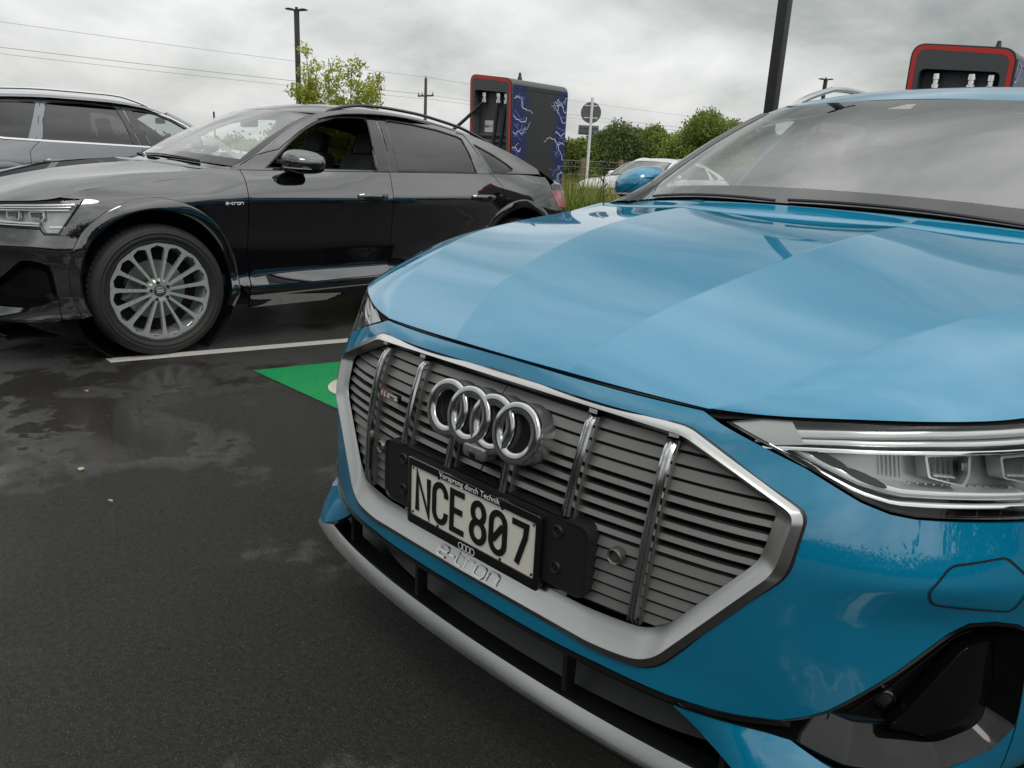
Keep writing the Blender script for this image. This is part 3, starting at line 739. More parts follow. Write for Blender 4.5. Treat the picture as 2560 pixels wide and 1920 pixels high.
def plate_detail(car):
    """badge, number plate and lettering"""
    # small badge on the far half of the grille
    BP = S(-.302, .7185, .004); BP = (float(BP[0]), float(BP[1]), .7185)
    bg = MB().bevbox(BP, (.070, .010, .0155), .003, Matrix.Rotation(R(-5), 3, 'Z')); badge = bg.build('badge', 'gloss_black', car)
    rz_ = Matrix.Rotation(R(-5), 3, 'Z')
    def on_badge(mb): mb.v = [tuple(Vector(BP)+rz_ @ Vector(p)) for p in mb.v]; return mb
    on_badge(MB().add([(-.033, -.0056, -.006), (.033, -.0056, -.006), (.033, -.0056, .006), (-.033, -.0056, .006)], [(0, 1, 2, 3)])).build('badge_face', 'badge_silver', badge)
    on_badge(MB().add([(-.029, -.0062, -.006), (-.012, -.0062, -.006), (-.006, -.0062, .006), (-.023, -.0062, .006)], [(0, 1, 2, 3)])).build('badge_red', 'badge_red', badge)
    for txt, sz, px_, mt in (('S', .015, -.0165, 'white_print'), ('line', .011, .012, 'plate_ink')):
        me = text_mesh(txt, sz, .0003); o = link_obj('badge_text', me, mt, badge)
        o.matrix_basis = Matrix.Translation(Vector(BP)+rz_ @ Vector((px_, -.0066, -.0005))) @ Matrix.Rotation(R(-5), 4, 'Z') @ Matrix.Rotation(R(90), 4, 'X')
    # plate holder, plate frame, plate
    hp = round_poly([(-.284, .632), (.284, .632), (.284, .497), (-.284, .497)], .022, 5)
    fl = lambda off: (lambda a, b: np.stack([np.asarray(a), .010+.10*np.asarray(a)**2-off+np.asarray(b)*0, np.asarray(b)], -1))
    hold = panel('plate_holder', fl(.004), hp[::-1], 'matte_black', car, step=.03, skirt=.03)
    rim_ = MB(); a_ = np.array(hp); ctr = np.array([0, .5645]); nn_ = len(a_)
    rows = []
    for k_, o_ in ((1.0, .0035), (1.0, .0075), (.985, .0075), (.972, .0035)):
        q_ = ctr+(a_-ctr)*np.array([1-(1-k_)*.55, k_]); rows.append(fl(o_)(q_[:, 0], q_[:, 1]))
    P = np.array(rows); rim_.add(P.reshape(-1, 3), [(i*nn_+j, i*nn_+(j+1) % nn_, (i+1)*nn_+(j+1) % nn_, (i+1)*nn_+j) for i in range(3) for j in range(nn_)])
    rim_.build('holder_rim', 'matte_black', hold)
    for sg in (-1, 1):
        for z in (.605, .535):
            sc = MB().lathe([(0, -.0065), (.003, -.0065), (.0035, -.0045), (.0065, -.004), (.0072, -.0075), (.0105, -.0085), (.012, -.004)], 20, 'y', (sg*.216, .0145, z)); sc.build('holder_screw', 'matte_black', hold)
    yp = -.0035
    fo = np.array(round_poly([(-.188, .624), (.188, .624), (.188, .476), (-.188, .476)], .008, 4)); fi = np.array(round_poly([(-.1765, .6075), (.1765, .6075), (.1765, .4975), (-.1765, .4975)], .004, 4))
    k_ = len(fo); pf = MB(); rows = []
    for q_, y_ in ((fo, .012), (fo, yp+.002), ((fo*.985+np.array([0, .55])*.015), yp), (fi, yp), (fi, yp+.006)):
        rows.append(np.stack([q_[:, 0], np.full(k_, y_), q_[:, 1]], -1))
    P = np.array(rows); pf.add(P.reshape(-1, 3), [(i*k_+j, i*k_+(j+1) % k_, (i+1)*k_+(j+1) % k_, (i+1)*k_+j) for i in range(4) for j in range(k_)])
    pf.f = [tuple(reversed(f)) for f in pf.f]
    np_ = MB().add([(-.179, yp+.003, .495), (.179, yp+.003, .495), (.179, yp+.003, .610), (-.179, yp+.003, .610)], [(0, 1, 2, 3)]).build('number_plate', 'plate_cream', car, smooth=False)
    pf.build('plate_frame', 'gloss_black', np_)
    for i, ch in enumerate('NCE807'):
        x0 = -.1555+i*.0538+(.004 if i > 2 else 0); mb = MB()
        for si, st in enumerate(stroke_glyph(ch)):
            cl_ = st[-1] == 'c'; pts = [p for p in st if p != 'c']
            pts = [(x0+a*.0362, .5118+b*.0422) for a, b in pts]
            ribbon(mb, pts, .0124, lambda a, b, h: np.stack([a, np.full(len(a), yp+.0022-h), b], -1), .0010+.0004*si, cl_)
        mb.build('plate_character', 'plate_ink', np_, smooth=False)
    me = text_mesh('Vorsprung durch Technik', .0165, .0002); o = link_obj('frame_text', me, 'white_print', np_); o.location = (0, yp-.0006, .6155); o.rotation_euler = (R(90), 0, 0)
    rg = MB()
    for k in range(4): rg.lathe([(.0058, -.0004), (.0075, -.0004)], 28, 'y', (-.0165+.011*k, yp-.0002-.0002*(k % 2), .4865))
    rg.build('frame_rings', 'white_print', np_)
    for sx, sz in ((-.170, .602), (.170, .602), (-.170, .5035), (.170, .5035), (-.09, .5005), (.09, .5005), (-.09, .6045), (.09, .6045)):
        MB().lathe([(0, -.0008), (.0026, -.0006), (.003, .001)], 12, 'y', (sx, yp+.0022, sz)).build('plate_stud', 'chrome' if abs(sx) > .1 and sz > .55 else 'plate_ink', np_)
    # embossed lettering on the lower frame
    G, wd = etron_strokes(); mb = MB(); hgt = .0160; sc = .168/wd
    for g_ in G:
        ribbon(mb, [tuple(p) for p in resample([(-.080+a*sc, .4485+b*hgt) for a, b in g_], .004, False)], .0030, lambda a, b, h: S(a, b, h+.0004+np.interp((np.asarray(b)-.444)/.038, [0, .06, .42, .78, 1], [.012, .0105, -.001, -.009, -.014])), .0007)
    mb.build('frame_lettering', 'satin_silver', car, smooth=False)
def intake_detail(car, lm='satin_silver'):
    # lower intake: black box, struts, gloss trim, silver lip
    mb = MB(); us = np.linspace(-.62, .62, 40)
    mb.grid(np.array([S(us, .40, -.004), S(us, .392, -.03), S(us, .385, -.09), S(us, .30, -.14), S(us, .245, -.075)])); mb.f = [tuple(reversed(f)) for f in mb.f]
    mb.build('lower_intake', 'matte_black', car)
    gt = MB(); us = np.linspace(-.64, .64, 60); zl = np.interp(np.abs(us), [0, .325, .453, .551, .629, .65], [.398, .396, .392, .3935, .404, .41])
    gt.grid(np.array([S(us, zl, -.012), S(us, zl-.002, .001), S(us, zl-.010, .002), S(us, zl-.0145, -.004), S(us, zl-.013, -.03)])); gt.f = [tuple(reversed(f)) for f in gt.f]
    gt.build('lower_trim', 'gloss_black', car)
    for x, y in ((-.536, .098), (-.224, .058), (.219, .058), (.532, .099)):
        MB().bevbox((x, y+.012, .325), (.011, .030, .14), .003).build('intake_strut', 'matte_black', car)
    def lip_y(x): return .052+.115*x*x+.10*np.abs(x)**4
    xs = np.linspace(-.76, .76, 64); e_ = np.clip((np.abs(xs)-.58)/.18, 0, 1)**2
    def row(dy, z, k=1.): return np.stack([xs*k, lip_y(xs)+dy, np.full(len(xs), z)-.0*e_], -1)
    lp = MB(); lp.grid(np.array([row(.05, .238), row(.012, .242), row(.002, .2435)])); lp.f = [tuple(reversed(f)) for f in lp.f]; lp.build('lip_ledge', 'matte_black', car)
    sl = MB(); sl.grid(np.array([row(.004, .2435), row(-.001, .2415), row(-.016, .218), row(-.0195, .209), row(-.0175, .203), row(.004, .180), row(.012, .176), row(.06, .172)])); sl.f = [tuple(reversed(f)) for f in sl.f]; sl.build('front_lip', lm, car, sharp=25)
    ul = MB(); ul.grid(np.array([row(.014, .1755), row(.03, .150), row(.30, .140)])); ul.f = [tuple(reversed(f)) for f in ul.f]; ul.build('lip_underside', 'matte_black', car)

def headlamp(car, sg):
    f = S if sg > 0 else (lambda a, b, off=0.: S(-np.asarray(a), b, off))
    fl = sg < 0
    def pan(name, poly, off, mat, par, step=.035, skirt=0., key=None, holes=()):
        return panel(name, lambda a, b: f(a, b, off), poly, mat, par, holes, step, skirt, key, fl)
    lens = pan('headlamp', LAMP, -.001, 'glass_lens', car, .03, .004, key=f'lamp{sg}')
    # bowl
    P = np.array(resample(LAMP, .03)); n = len(P); c = P.mean(0)
    rows = [f(P[:, 0], P[:, 1], -.004), f(P[:, 0]*.985+c[0]*.015, P[:, 1]*.94+c[1]*.06, -.012), f(P[:, 0]*.97+c[0]*.03, P[:, 1]*.93+c[1]*.07, -.06)]
    mb = MB(); A = np.array(rows); mb.add(A.reshape(-1, 3), [(i*n+j, i*n+(j+1) % n, (i+1)*n+(j+1) % n, (i+1)*n+j) for i in range(2) for j in range(n)])
    mb.build('lamp_bezel', 'gloss_black', lens)
    inner = [(a*.985+c[0]*.015, b*.95+c[1]*.05) for a, b in LAMP]
    pan('lamp_bowl', inner, -.058, 'lamp_housing', lens, .04)
    def strip(z0s, us, w, off, mat, name, dep=.012):
        us = np.array(us); z = np.array(z0s); uu = np.linspace(us[0], us[-1], 24); zz = np.interp(uu, us, z); ww = np.interp(uu, us, w) if hasattr(w, '__len__') else np.full(24, w)
        mb = MB(); mb.grid(np.array([f(uu, zz+ww/2, off-dep), f(uu, zz+ww/2, off-.001), f(uu, zz+ww*.3, off), f(uu, zz-ww*.3, off), f(uu, zz-ww/2, off-.001), f(uu, zz-ww/2, off-dep)]))
        if sg > 0: mb.f = [tuple(reversed(q)) for q in mb.f]
        mb.build(name, mat, lens)
    # twin light guides along the top, chrome strip under them
    strip([.8355, .8515, .862, .868, .877], [.515, .663, .80, .957, 1.17], .011, -.016, 'lamp_clear', 'light_guide')
    strip([.8265, .841, .850, .8555, .863], [.522, .663, .80, .957, 1.15], .0065, -.014, 'lamp_clear', 'light_guide')
    strip([.819, .8305, .8385, .843, .848], [.535, .663, .80, .957, 1.14], .0055, -.012, 'chrome', 'lamp_strip')
    # lower bright strip following the lens edge
    strip([.8245, .806, .777, .7665, .7625], [.545, .600, .69, .745, .985], .0055, -.010, 'chrome', 'lamp_strip')
    strip([.8335, .8155, .788, .7775, .7725], [.558, .600, .69, .76, .985], .010, -.022, 'lamp_clear', 'light_guide', .03)
    pan('lamp_tip', [(.478, .8465), (.552, .8245), (.60, .832), (.575, .8615), (.53, .8580)], -.011, 'lamp_housing', lens, .03, .01)
    # bright slanted leg and comb of segments at the outer corner
    strip([.852, .755], [1.11, 1.03], .016, -.012, 'lamp_clear', 'light_guide')
    for k in range(4): strip([.742-k*.0065]*2, [1.02+k*.003, 1.095-k*.004], .0035, -.010, 'lamp_clear', 'lamp_segment')
    # projector units in hexagonal frames
    for uc in (.838, .972):
        fr = round_poly([(uc-.042, .834), (uc+.040, .838), (uc+.040, .806), (uc+.030, .789), (uc-.034, .801)], .004, 2)
        hol = [(uc+(a-uc)*.88, .81+(b-.81)*.86) for a, b in fr]
        pan('projector_frame', fr[::-1], -.020, 'lamp_clear', lens, .02, .03, holes=[hol])
        pan('projector_lens', [(uc+(a-uc)*.90, .81+(b-.81)*.88) for a, b in fr][::-1], -.040, 'lens_dark', lens, .02, 0)
        pan('projector_glass', [(uc+(a-uc)*.80, .812+(b-.81)*.72) for a, b in fr][::-1], -.024, 'glass_lens', lens, .02, .014)
        for du in (-.018, -.008, .002, .012): 
            strip([.828, .796], [uc+du, uc+du+.002], .0022, -.026, 'lamp_clear', 'reflector_fin', .010)
        strip([.803, .800], [uc-.022, uc+.018], .0028, -.025, 'lamp_clear', 'reflector_fin', .008)
        strip([.8155, .8135], [uc+.031, uc+.038], .011, -.028, 'lamp_clear', 'reflector_fin', .01)
    for k in range(14): strip([.7895-.0004*k]*2, [.775+k*.015, .7775+k*.015], .0022, -.030, 'chrome', 'lamp_stud', .004)
    for k in range(5): strip([.826-.0005*k, .792-.0005*k], [.735+k*.008, .739+k*.008], .0018, -.048, 'lamp_clear', 'reflector_fin', .006)
    # two dark oval vents near the inner corner
    for uc, zc, w in ((.640, .8135, .030), (.700, .7945, .036)):
        ov = [(uc+a, zc-a*.28+b) for a, b in arc(0, 0, w, .0062, 0, 360, 20)[:-1]]
        pan('lamp_vent', ov, -.020, 'matte_black', lens, .012, .01)
    return lens

def build_car(name, kind, pm, loc, rz, rails='satin_silver', trim='satin_silver', detail=False, open_window=False, interior_detail=True, scale=(1, 1, 1), full=True):
    car = empty(name, loc, rz); car.scale = scale
    k_ = kind
    # ---- front bumper skin
    half = [(.0, .8585), (.430, .8560), (.463, .8440), (.604, .8030), (.690, .7675), (.735, .755), (.775, .750), (.990, .7435), (1.008, .7155), (1.079, .7155), (uy(.535), .7165)]
    half += [p for p in arch(AX_F, .527, 38, -14, 14)]
    half += [(uy(.53), .255), (1.05, .255), (1.0455, .38)]
    half += [tuple(p) for p in INTAKE_TOP[::-1]]+[(.325, .3965), (0., .398)]
    left = [(-a, b) for a, b in half[1:-1]][::-1]
    skin_holes = [full_loop(OUT)] if True else []
    panel('front_bumper', S, half[::-1]+left[::-1], pm, car, skin_holes, .022, .014, key='bumper')
    for sg in (1, -1):
        f = (lambda a, b: S(a, b)) if sg > 0 else (lambda a, b: S(-np.asarray(a), b)); fp = sg < 0
        flp = FLAP_TOP+[(1.0445, .252), (1.01, .235), (.80, .250), (.70, .265), (.62, .281), (.54, .325)]
        def blade_fn(a, b, s_=sg):
            a = np.asarray(a, float); b = np.asarray(b, float)
            k = np.clip((a-.47)/.14, 0, 1)*np.clip(1-(a-.66)/.36, 0, 1); return S(s_*a, b, .066*np.clip((.377-b)/.10, 0, 1.2)*k*k*(3-2*k))
        panel('bumper_flap', blade_fn, flp[::-1], pm, car, (), .02, .03, key=f'flap{sg}', flip=fp)
        # black corner duct: recessed dish behind the opening
        dz = [(.453, .3865)]+INTAKE_TOP[1:]+[(1.04, .378)]+FLAP_TOP[::-1][1:-1]+[(.47, .378)]
        P = resample(round_poly(dz, .012, 3), .012); n = len(P); c = np.array([.86, .44])
        g = lambda a, b, o: S(a if sg > 0 else -np.asarray(a), b, o)
        rows = [g(P[:, 0], P[:, 1], .0012), g(P[:, 0]*.97+c[0]*.03, P[:, 1]*.965+c[1]*.035, .003), g(P[:, 0]*.94+c[0]*.06, P[:, 1]*.90+c[1]*.10, -.012), g(P[:, 0]*.80+c[0]*.20, P[:, 1]*.66+c[1]*.34, -.05), g(P[:, 0]*.78+c[0]*.22, P[:, 1]*.62+c[1]*.38, -.056)]
        mb = MB(); A = np.array(rows); m = len(rows)
        mb.add(A.reshape(-1, 3), [(i*n+j, i*n+(j+1) % n, (i+1)*n+(j+1) % n, (i+1)*n+j) for i in range(m-1) for j in range(n)])
        if sg < 0: mb.f = [tuple(reversed(q)) for q in mb.f]
        duct = mb.build('corner_duct', 'duct_black', car)
        Q = P*np.array([.78, .62])+c*np.array([.22, .38])
        panel('duct_floor', (lambda a, b: g(a, b, -.056)), [tuple(p) for p in Q], 'duct_black', duct, (), .04, 0, flip=fp)
        if detail:
            # bulged blanking cover, crease line and washer sensor inside the duct
            cov = round_poly([(.80, .385), (.925, .525), (.985, .535), (1.01, .44), (1.005, .36), (.91, .345), (.85, .375)], .02, 4)
            P2 = resample(cov, .008); n2 = len(P2); c2 = P2.mean(0)
            rows = [g(P2[:, 0]*k0+c2[0]*(1-k0), P2[:, 1]*k0+c2[1]*(1-k0), o0) for k0, o0 in ((1., -.05), (.985, -.034), (.95, -.030), (.6, -.027), (.001, -.025))]
            mb = MB(); A = np.array(rows); mb.add(A.reshape(-1, 3), [(i*n2+j, i*n2+(j+1) % n2, (i+1)*n2+(j+1) % n2, (i+1)*n2+j) for i in range(4) for j in range(n2)])
            if sg < 0: mb.f = [tuple(reversed(q)) for q in mb.f]
            mb.build('duct_cover', 'duct_black', duct)
            for pl, w_ in (([(.735, .405), (.80, .455), (.90, .545), (.93, .553)], .003),):
                mb = MB(); ribbon(mb, pl, w_, lambda a, b, h: g(a, b, -.043+h+.012*np.clip((np.asarray(b)-.405)/.15, 0, 1)), .004); mb.build('duct_crease', 'gloss_black', duct)
            q0 = g(np.array([.80]), np.array([.430]), -.046)[0]; nn = Vector((sg*.55, -.83, 0)); mq = nn.to_track_quat('Z', 'Y').to_matrix()
            se = MB().lathe([(0, .004), (.010, .004), (.0105, .002), (.0125, .002), (.0135, .006), (.016, .004), (.017, -.01)], 26, 'z'); se.v = [tuple(Vector(q0)+mq @ Vector(p)) for p in se.v]; se.build('parking_sensor', 'gloss_black', duct)
            # washer cover outline
            wc = round_poly([(.797, .650), (.829, .689), (.923, .698), (.972, .660), (.955, .606), (.81, .628)], .012, 4)
            mb = MB(); ribbon(mb, [tuple(p) for p in resample(wc, .008)], .0032, lambda a, b, h: g(a, b, .0012+h), 0., True); mb.build('washer_cover_seam', 'deep_black', car)
        headlamp(car, sg)
        # ---- wing
        wing = [(1.083, .7185), (1.157, .82), (1.221, .9065)]+UE[5:]+uyz([(1.455, 1.0835), (1.450, .91), (1.447, .54), (1.447, .37)])+arch(AX_F, .527, 179, 40, 30)
        panel('wing', f, wing, pm, car, (), .035, .014, key=f'wing{sg}', flip=fp)
        fdoor = uyz([(1.460, 1.0835), (1.455, .91), (1.452, .54), (1.455, .372), (2.528, .392), (2.5285, .50), (2.5325, .87), (2.521, 1.1005), (2.0, 1.092)])
        panel('front_door', f, fdoor, pm, car, (), .045, .014, key=f'fdoor{sg}', flip=fp)
        rdoor = uyz([(2.526, 1.1005), (2.5375, .87), (2.5335, .50), (2.533, .392), (3.27, .405)])+arch(AX_R, .527, 12, 60, 16)+uyz([(3.601, .845), (3.605, .93), (3.60, 1.019), (3.56, 1.06), (3.497, 1.1125), (3.0, 1.1075)])
        panel('rear_door', f, rdoor, pm, car, (), .045, .014, key=f'rdoor{sg}', flip=fp)
        quarter = uyz([(3.502, 1.114), (3.565, 1.062), (3.605, 1.019), (3.61, .93), (3.606, .846)])+arch(AX_R, .527, 62, 180, 26)+uyz([(4.37, .30), (4.45, .30), (4.36, .86), (4.25, .995), (4.22, 1.10), (3.9, 1.115)])
        panel('rear_quarter', f, quarter, pm, car, (), .045, .014, key=f'quarter{sg}', flip=fp)
        sill = uyz([(1.447, .3665), (2.4, .385), (3.30, .399), (3.31, .25), (1.447, .235)])
        panel('sill', f, sill, pm, car, (), .03, .02, key=f'sill{sg}', flip=fp)
        tail = [(uy(4.255), .995), (uy(4.365), .862), (uy(4.50), .845), (uy(4.80), .885), (uy(4.80), .965), (uy(4.55), .99)]
        tl = panel('tail_lamp', (lambda a, b: S(a if sg > 0 else -np.asarray(a), b, .002)), tail, 'lamp_red', car, (), .04, .02, key=f'tail{sg}', flip=fp)
        # ---- wheel arch lips, liners, wheels
        for ya in (AX_F, AX_R):
            al = np.linspace(-16, 196, 56); mb = MB(); rows = []
            for r_, o_ in ((.529, -.004), (.524, .007), (.515, .010), (.474, .013), (.464, .0105), (.459, .002), (.457, -.06)):
                rp = r_*ar_prof(al); yy = ya-rp*np.cos(np.radians(al)); zz = WZ+rp*np.sin(np.radians(al)); uu = np.array([uy(q) for q in yy])
                rows.append(S(uu*sg, np.maximum(zz, .2), o_))
            mb.grid(np.array(rows))
            if sg > 0: mb.f = [tuple(reversed(q)) for q in mb.f]
            mb.build('wheel_arch', pm if pm != 'paint_white' else pm, car, sharp=30)
            ln = MB().lathe([(.475, sg*.88), (.452, sg*.55)], 40, 'x', (0, ya, WZ)); ln.lathe([(.452, sg*.55), (.0, sg*.55)], 40, 'x', (0, ya, WZ)); ln.build('arch_liner', 'deep_black', car)
            wheel(car, sg*.838, ya, sg, .12 if ya == AX_F else .5)
        # inner dark shell so that shut lines read as gaps
        sh = uyz([(.62, .95), (1.2, 1.02), (1.5, 1.06), (3.6, 1.09), (4.3, 1.0), (4.6, .9), (4.6, .3), (4.37, .3)])+arch(AX_R, .535, 180, 0, 30)+uyz([(3.2, .26), (1.5, .26)])+arch(AX_F, .535, 180, 40, 30)
        panel('inner_shell', (lambda a, b: S(a if sg > 0 else -np.asarray(a), b, -.022)), sh[::-1], 'deep_black', car, (), .08, 0, key=f'shell{sg}', flip=fp)
        # ---- door handles
        for ya in (2.36, 3.385):
            y_ = np.linspace(-.118, .118, 13); mb = MB(); rows = []
            for t in y_:
                bow = .040-.030*(abs(t)/.118)**3; hh = .022*(1-.35*(abs(t)/.118)**4)
                c0 = S(sg*uy(ya+YS+t), .937); nx = sg
                rows.append([c0+np.array([nx*(bow+dx), 0, dz_]) for dx, dz_ in ((-.012, hh*.8), (-.003, hh), (.003, hh*.5), (.004, -hh*.4), (-.001, -hh), (-.012, -hh*.9))])
            A = np.array(rows); mb.grid(np.concatenate([A, A[:, :1]], axis=1)); mb.add(A[0], [tuple(range(6))]); mb.add(A[-1], [tuple(range(5, -1, -1))])
            h_ = mb.build('door_handle', pm, car)
            cup = [(uy(ya+YS+a), .921+b) for a, b in arc(0.01, 0, .075, .020, 0, 360, 24)[:-1]]
            panel('handle_cup', (lambda a, b: S(a if sg > 0 else -np.asarray(a), b, .0012)), cup, 'gloss_black', h_, (), .03, 0, flip=fp)
        # ---- greenhouse side
        g_ = SG if sg > 0 else (lambda y, z, off=0.: SG(y, z, off)*np.array([-1, 1, 1]))
        T = TOP[k_]; yr = 4.42 if k_ == 'sport' else 4.66
        ys = np.linspace(1.42, yr, 46)
        zlow = lambda y: float(ZB(y))+.004
        outer = [(1.42, zlow(1.42)-.004)]+[(y, float(T(y))) for y in ys if float(T(y)) > zlow(y)+.01]
        lastt = outer[-1]; outer += [(lastt[0]+.01, zlow(lastt[0])-.02)]+[(y, zlow(y)) for y in np.linspace(min(4.2, lastt[0]), 1.5, 14)]
        fg = sy([(1.63, 1.104), (1.735, 1.185), (1.85, 1.272), (1.98, 1.355), (2.10, 1.408), (2.25, 1.449), (2.40, 1.461), (2.50, 1.461), (2.505, 1.44), (2.452, 1.25), (2.425, 1.108)])
        dip = lambda P_: [(y, z-.036*min(1, max(0, (2.36-y)/.32))*min(1, max(0, (y-1.60)/.16))) for y, z in P_] if k_ == 'suv' else P_
        fg = dip(fg)
        if k_ == 'sport':
            rg = sy([(2.60, 1.112), (2.62, 1.25), (2.67, 1.45), (2.69, 1.460), (2.9, 1.448), (3.12, 1.420), (3.29, 1.383), (3.325, 1.365), (3.34, 1.25), (3.345, 1.121)])
            qg = sy([(3.425, 1.326), (3.44, 1.328), (3.60, 1.258), (3.72, 1.192), (3.765, 1.160), (3.755, 1.148), (3.66, 1.130), (3.52, 1.126)])
        else:
            rg = sy([(2.60, 1.112), (2.62, 1.25), (2.66, 1.465), (2.69, 1.478), (3.0, 1.487), (3.28, 1.478), (3.34, 1.463), (3.42, 1.30), (3.475, 1.123)])
            qg = sy([(3.43, 1.462), (3.46, 1.468), (3.8, 1.445), (4.05, 1.405), (4.20, 1.345), (4.22, 1.315), (4.10, 1.20), (4.0, 1.158), (3.80, 1.132), (3.60, 1.126)])
        panel('door_frames', (lambda a, b: g_(a, b)), outer, pm, car, [fg, rg, qg], .04, .02, key=f'frame{k_}{sg}', flip=fp)
        if not (open_window and sg > 0):
            panel('front_side_glass', (lambda a, b: g_(a, b, -.006)), [(a, b) for a, b in fg], 'glass_clear', car, (), .06, 0, key=f'fg{k_}{sg}', flip=fp)
        panel('rear_side_glass', (lambda a, b: g_(a, b, -.004)), rg, 'glass_tint', car, (), .06, 0, key=f'rg{k_}{sg}', flip=fp)
        panel('quarter_glass', (lambda a, b: g_(a, b, -.004)), qg, 'glass_tint', car, (), .06, 0, key=f'qg{k_}{sg}', flip=fp)
        # gloss B-pillar cover
        for bp in (sy([(2.430, 1.106), (2.458, 1.25), (2.512, 1.462), (2.580, 1.462), (2.565, 1.25), (2.530, 1.106)]), sy([(2.538, 1.108), (2.570, 1.25), (2.600, 1.462), (2.665, 1.464), (2.618, 1.25), (2.597, 1.110)])):
            panel('pillar_cover', (lambda a, b: g_(a, b, .0025)), bp, 'gloss_black', car, (), .05, .004, flip=fp if True else fp)
        seal = MB()
        for ring_ in (fg, rg, qg):
            ribbon(seal, ring_, .010, lambda a, b, h: g_(a, b, .002+h), 0., True)
        if sg > 0: pass
        seal.build('window_seal', 'matte_black', car)
        ln = MB()
        dl = [(2.526, 1.10), (2.562, 1.25), (2.590, 1.38), (2.612, 1.475), (2.612, float(T(2.612))-.02)]
        ribbon(ln, sy(dl), .005, lambda a, b, h: g_(a, b, .003), 0.)
        dl = [(3.497, 1.112), (3.42, 1.28), (3.365, 1.40), (3.30, float(T(3.3))-.035)] if k_ == 'sport' else [(3.53, 1.115), (3.46, 1.30), (3.385, 1.475), (3.36, 1.50)]
        ribbon(ln, sy(dl), .005, lambda a, b, h: g_(a, b, .003), 0.)
        dl = [(1.47, 1.115), (1.60, 1.182)]+[(y, float(T(y))-.022) for y in np.linspace(1.75, 3.3, 26)]
        ribbon(ln, sy(dl), .0045, lambda a, b, h: g_(a, b, .0018), 0.)
        ln.build('shut_line', 'deep_black', car)
        if trim:
            tr = MB(); top_l = [(1.60, 1.105), (1.72, 1.212), (1.84, 1.306), (1.98, 1.391), (2.10, 1.436), (2.25, 1.466), (2.45, 1.482), (2.7, 1.492), (3.0, 1.505), (3.3, 1.498), (3.6, 1.483), (3.9, 1.455), (4.1, 1.42), (4.24, 1.36), (4.27, 1.32)]
            if k_ == 'suv': ribbon(tr, dip(sy(top_l)), .016, lambda a, b, h: g_(a, b, .004+h), .003)
            ribbon(tr, sy([(1.55, 1.093), (2.0, 1.098), (2.5, 1.106), (3.0, 1.113), (3.5, 1.119), (3.8, 1.125), (4.0, 1.146), (4.12, 1.185), (4.27, 1.32)] if k_ == 'suv' else [(1.55, 1.093), (2.0, 1.098), (2.5, 1.106), (3.0, 1.113), (3.5, 1.119), (3.75, 1.14)]), .016, lambda a, b, h: g_(a, b, .004+h), .003)
            tr.build('window_trim', trim, car)
        # A-pillar: black inner cheek, painted outer
        n = 26; t = np.linspace(0, 1, n); e_in = WS(np.full(n, sg*1.0), t); yo = np.linspace(1.44, 2.16, n)
        e_out = g_(yo, T(yo)); e_out[:, 1] = yo
        def mixrow(k, b): 
            p = e_in*(1-k)+e_out*k; p = p+np.array([sg*.45, -.25, .85])*b; return p
        mb = MB(); mb.grid(np.array([mixrow(0, -.004), mixrow(.04, .004), mixrow(.22, .006), mixrow(.27, .003), mixrow(.30, .006), mixrow(.45, .009)]))
        if sg > 0: mb.f = [tuple(reversed(q)) for q in mb.f]
        mb.build('pillar_trim', 'gloss_black', car)
        mb = MB(); mb.grid(np.array([mixrow(.45, .009), mixrow(.6, .0105), mixrow(.8, .008), mixrow(.93, .004), mixrow(1., 0.)]))
        if sg > 0: mb.f = [tuple(reversed(q)) for q in mb.f]
        mb.build('a_pillar', 'gloss_black' if pm == 'paint_blue' else pm, car)
        # roof rail
        y0, y1 = (2.24, 3.72) if k_ == 'sport' else (2.30, 4.25)
        ys2 = np.linspace(y0, y1, 40); zz = TOP[k_](ys2); xx = SG(ys2, zz)[:, 0]-.03
        lift = (.058 if k_ == 'suv' else .040)*np.clip(np.minimum((ys2-y0)/.30, (y1-ys2)/.30), 0, 1)**.7-.016
        mb = MB(); rows = []
        for q in range(40):
            rows.append([(sg*(xx[q]+a), ys2[q], zz[q]+.012+lift[q]+b) for a, b in ((.012, -.014), (.015, -.003), (.008, .007), (-.006, .007), (-.013, -.003), (-.011, -.014), (.012, -.014))])
        mb.grid(np.array(rows))
        if sg < 0: mb.f = [tuple(reversed(q)) for q in mb.f]
        mb.build('roof_rail', rails, car, sharp=40)
        # door mirror
        mc = Vector((sg*.985, 1.86, 1.148)); nu, nv = 24, 16; rows = []
        for i in range(nv+1):
            ph = math.pi*i/nv-math.pi/2; row = []
            for j in range(nu):
                th = 2*math.pi*j/nu; cx_, sy_, sz_ = math.cos(th)*math.cos(ph), math.sin(th)*math.cos(ph), math.sin(ph)
                ex = lambda q, p: math.copysign(abs(q)**p, q)
                X = .110*ex(cx_, .8); Y = .145*ex(sy_, .85); Z = .074*ex(sz_, .8)
                if Y > .055: Y = .055
                X += .02*(-Z/.066)*-.3; Z *= 1-.22*(X/.112); Z += -.012*(X/.112)
                Y += .25*X+.02
                row.append((mc.x+sg*X, mc.y+Y, mc.z+Z))
            rows.append(row)
        A = np.array(rows); A = np.concatenate([A, A[:, :1]], axis=1); cut = 7
        up = MB(); up.grid(A[cut-1:])
        if sg < 0: up.f = [tuple(reversed(q)) for q in up.f]
        mir = up.build('door_mirror', pm, car, sharp=50)
        lo = MB(); Bl = A[:cut].copy(); lo.grid(Bl)
        if sg < 0: lo.f = [tuple(reversed(q)) for q in lo.f]
        lo.build('mirror_base', 'gloss_black', mir)
        ind = MB(); ind.grid(np.array([A[cut-1]*1.0+np.array([sg*.0, -.001, .004]), A[cut-1]+np.array([0, -.0015, -.003])])[:, 13:24]); ind.build('mirror_indicator', 'lamp_clear', mir)
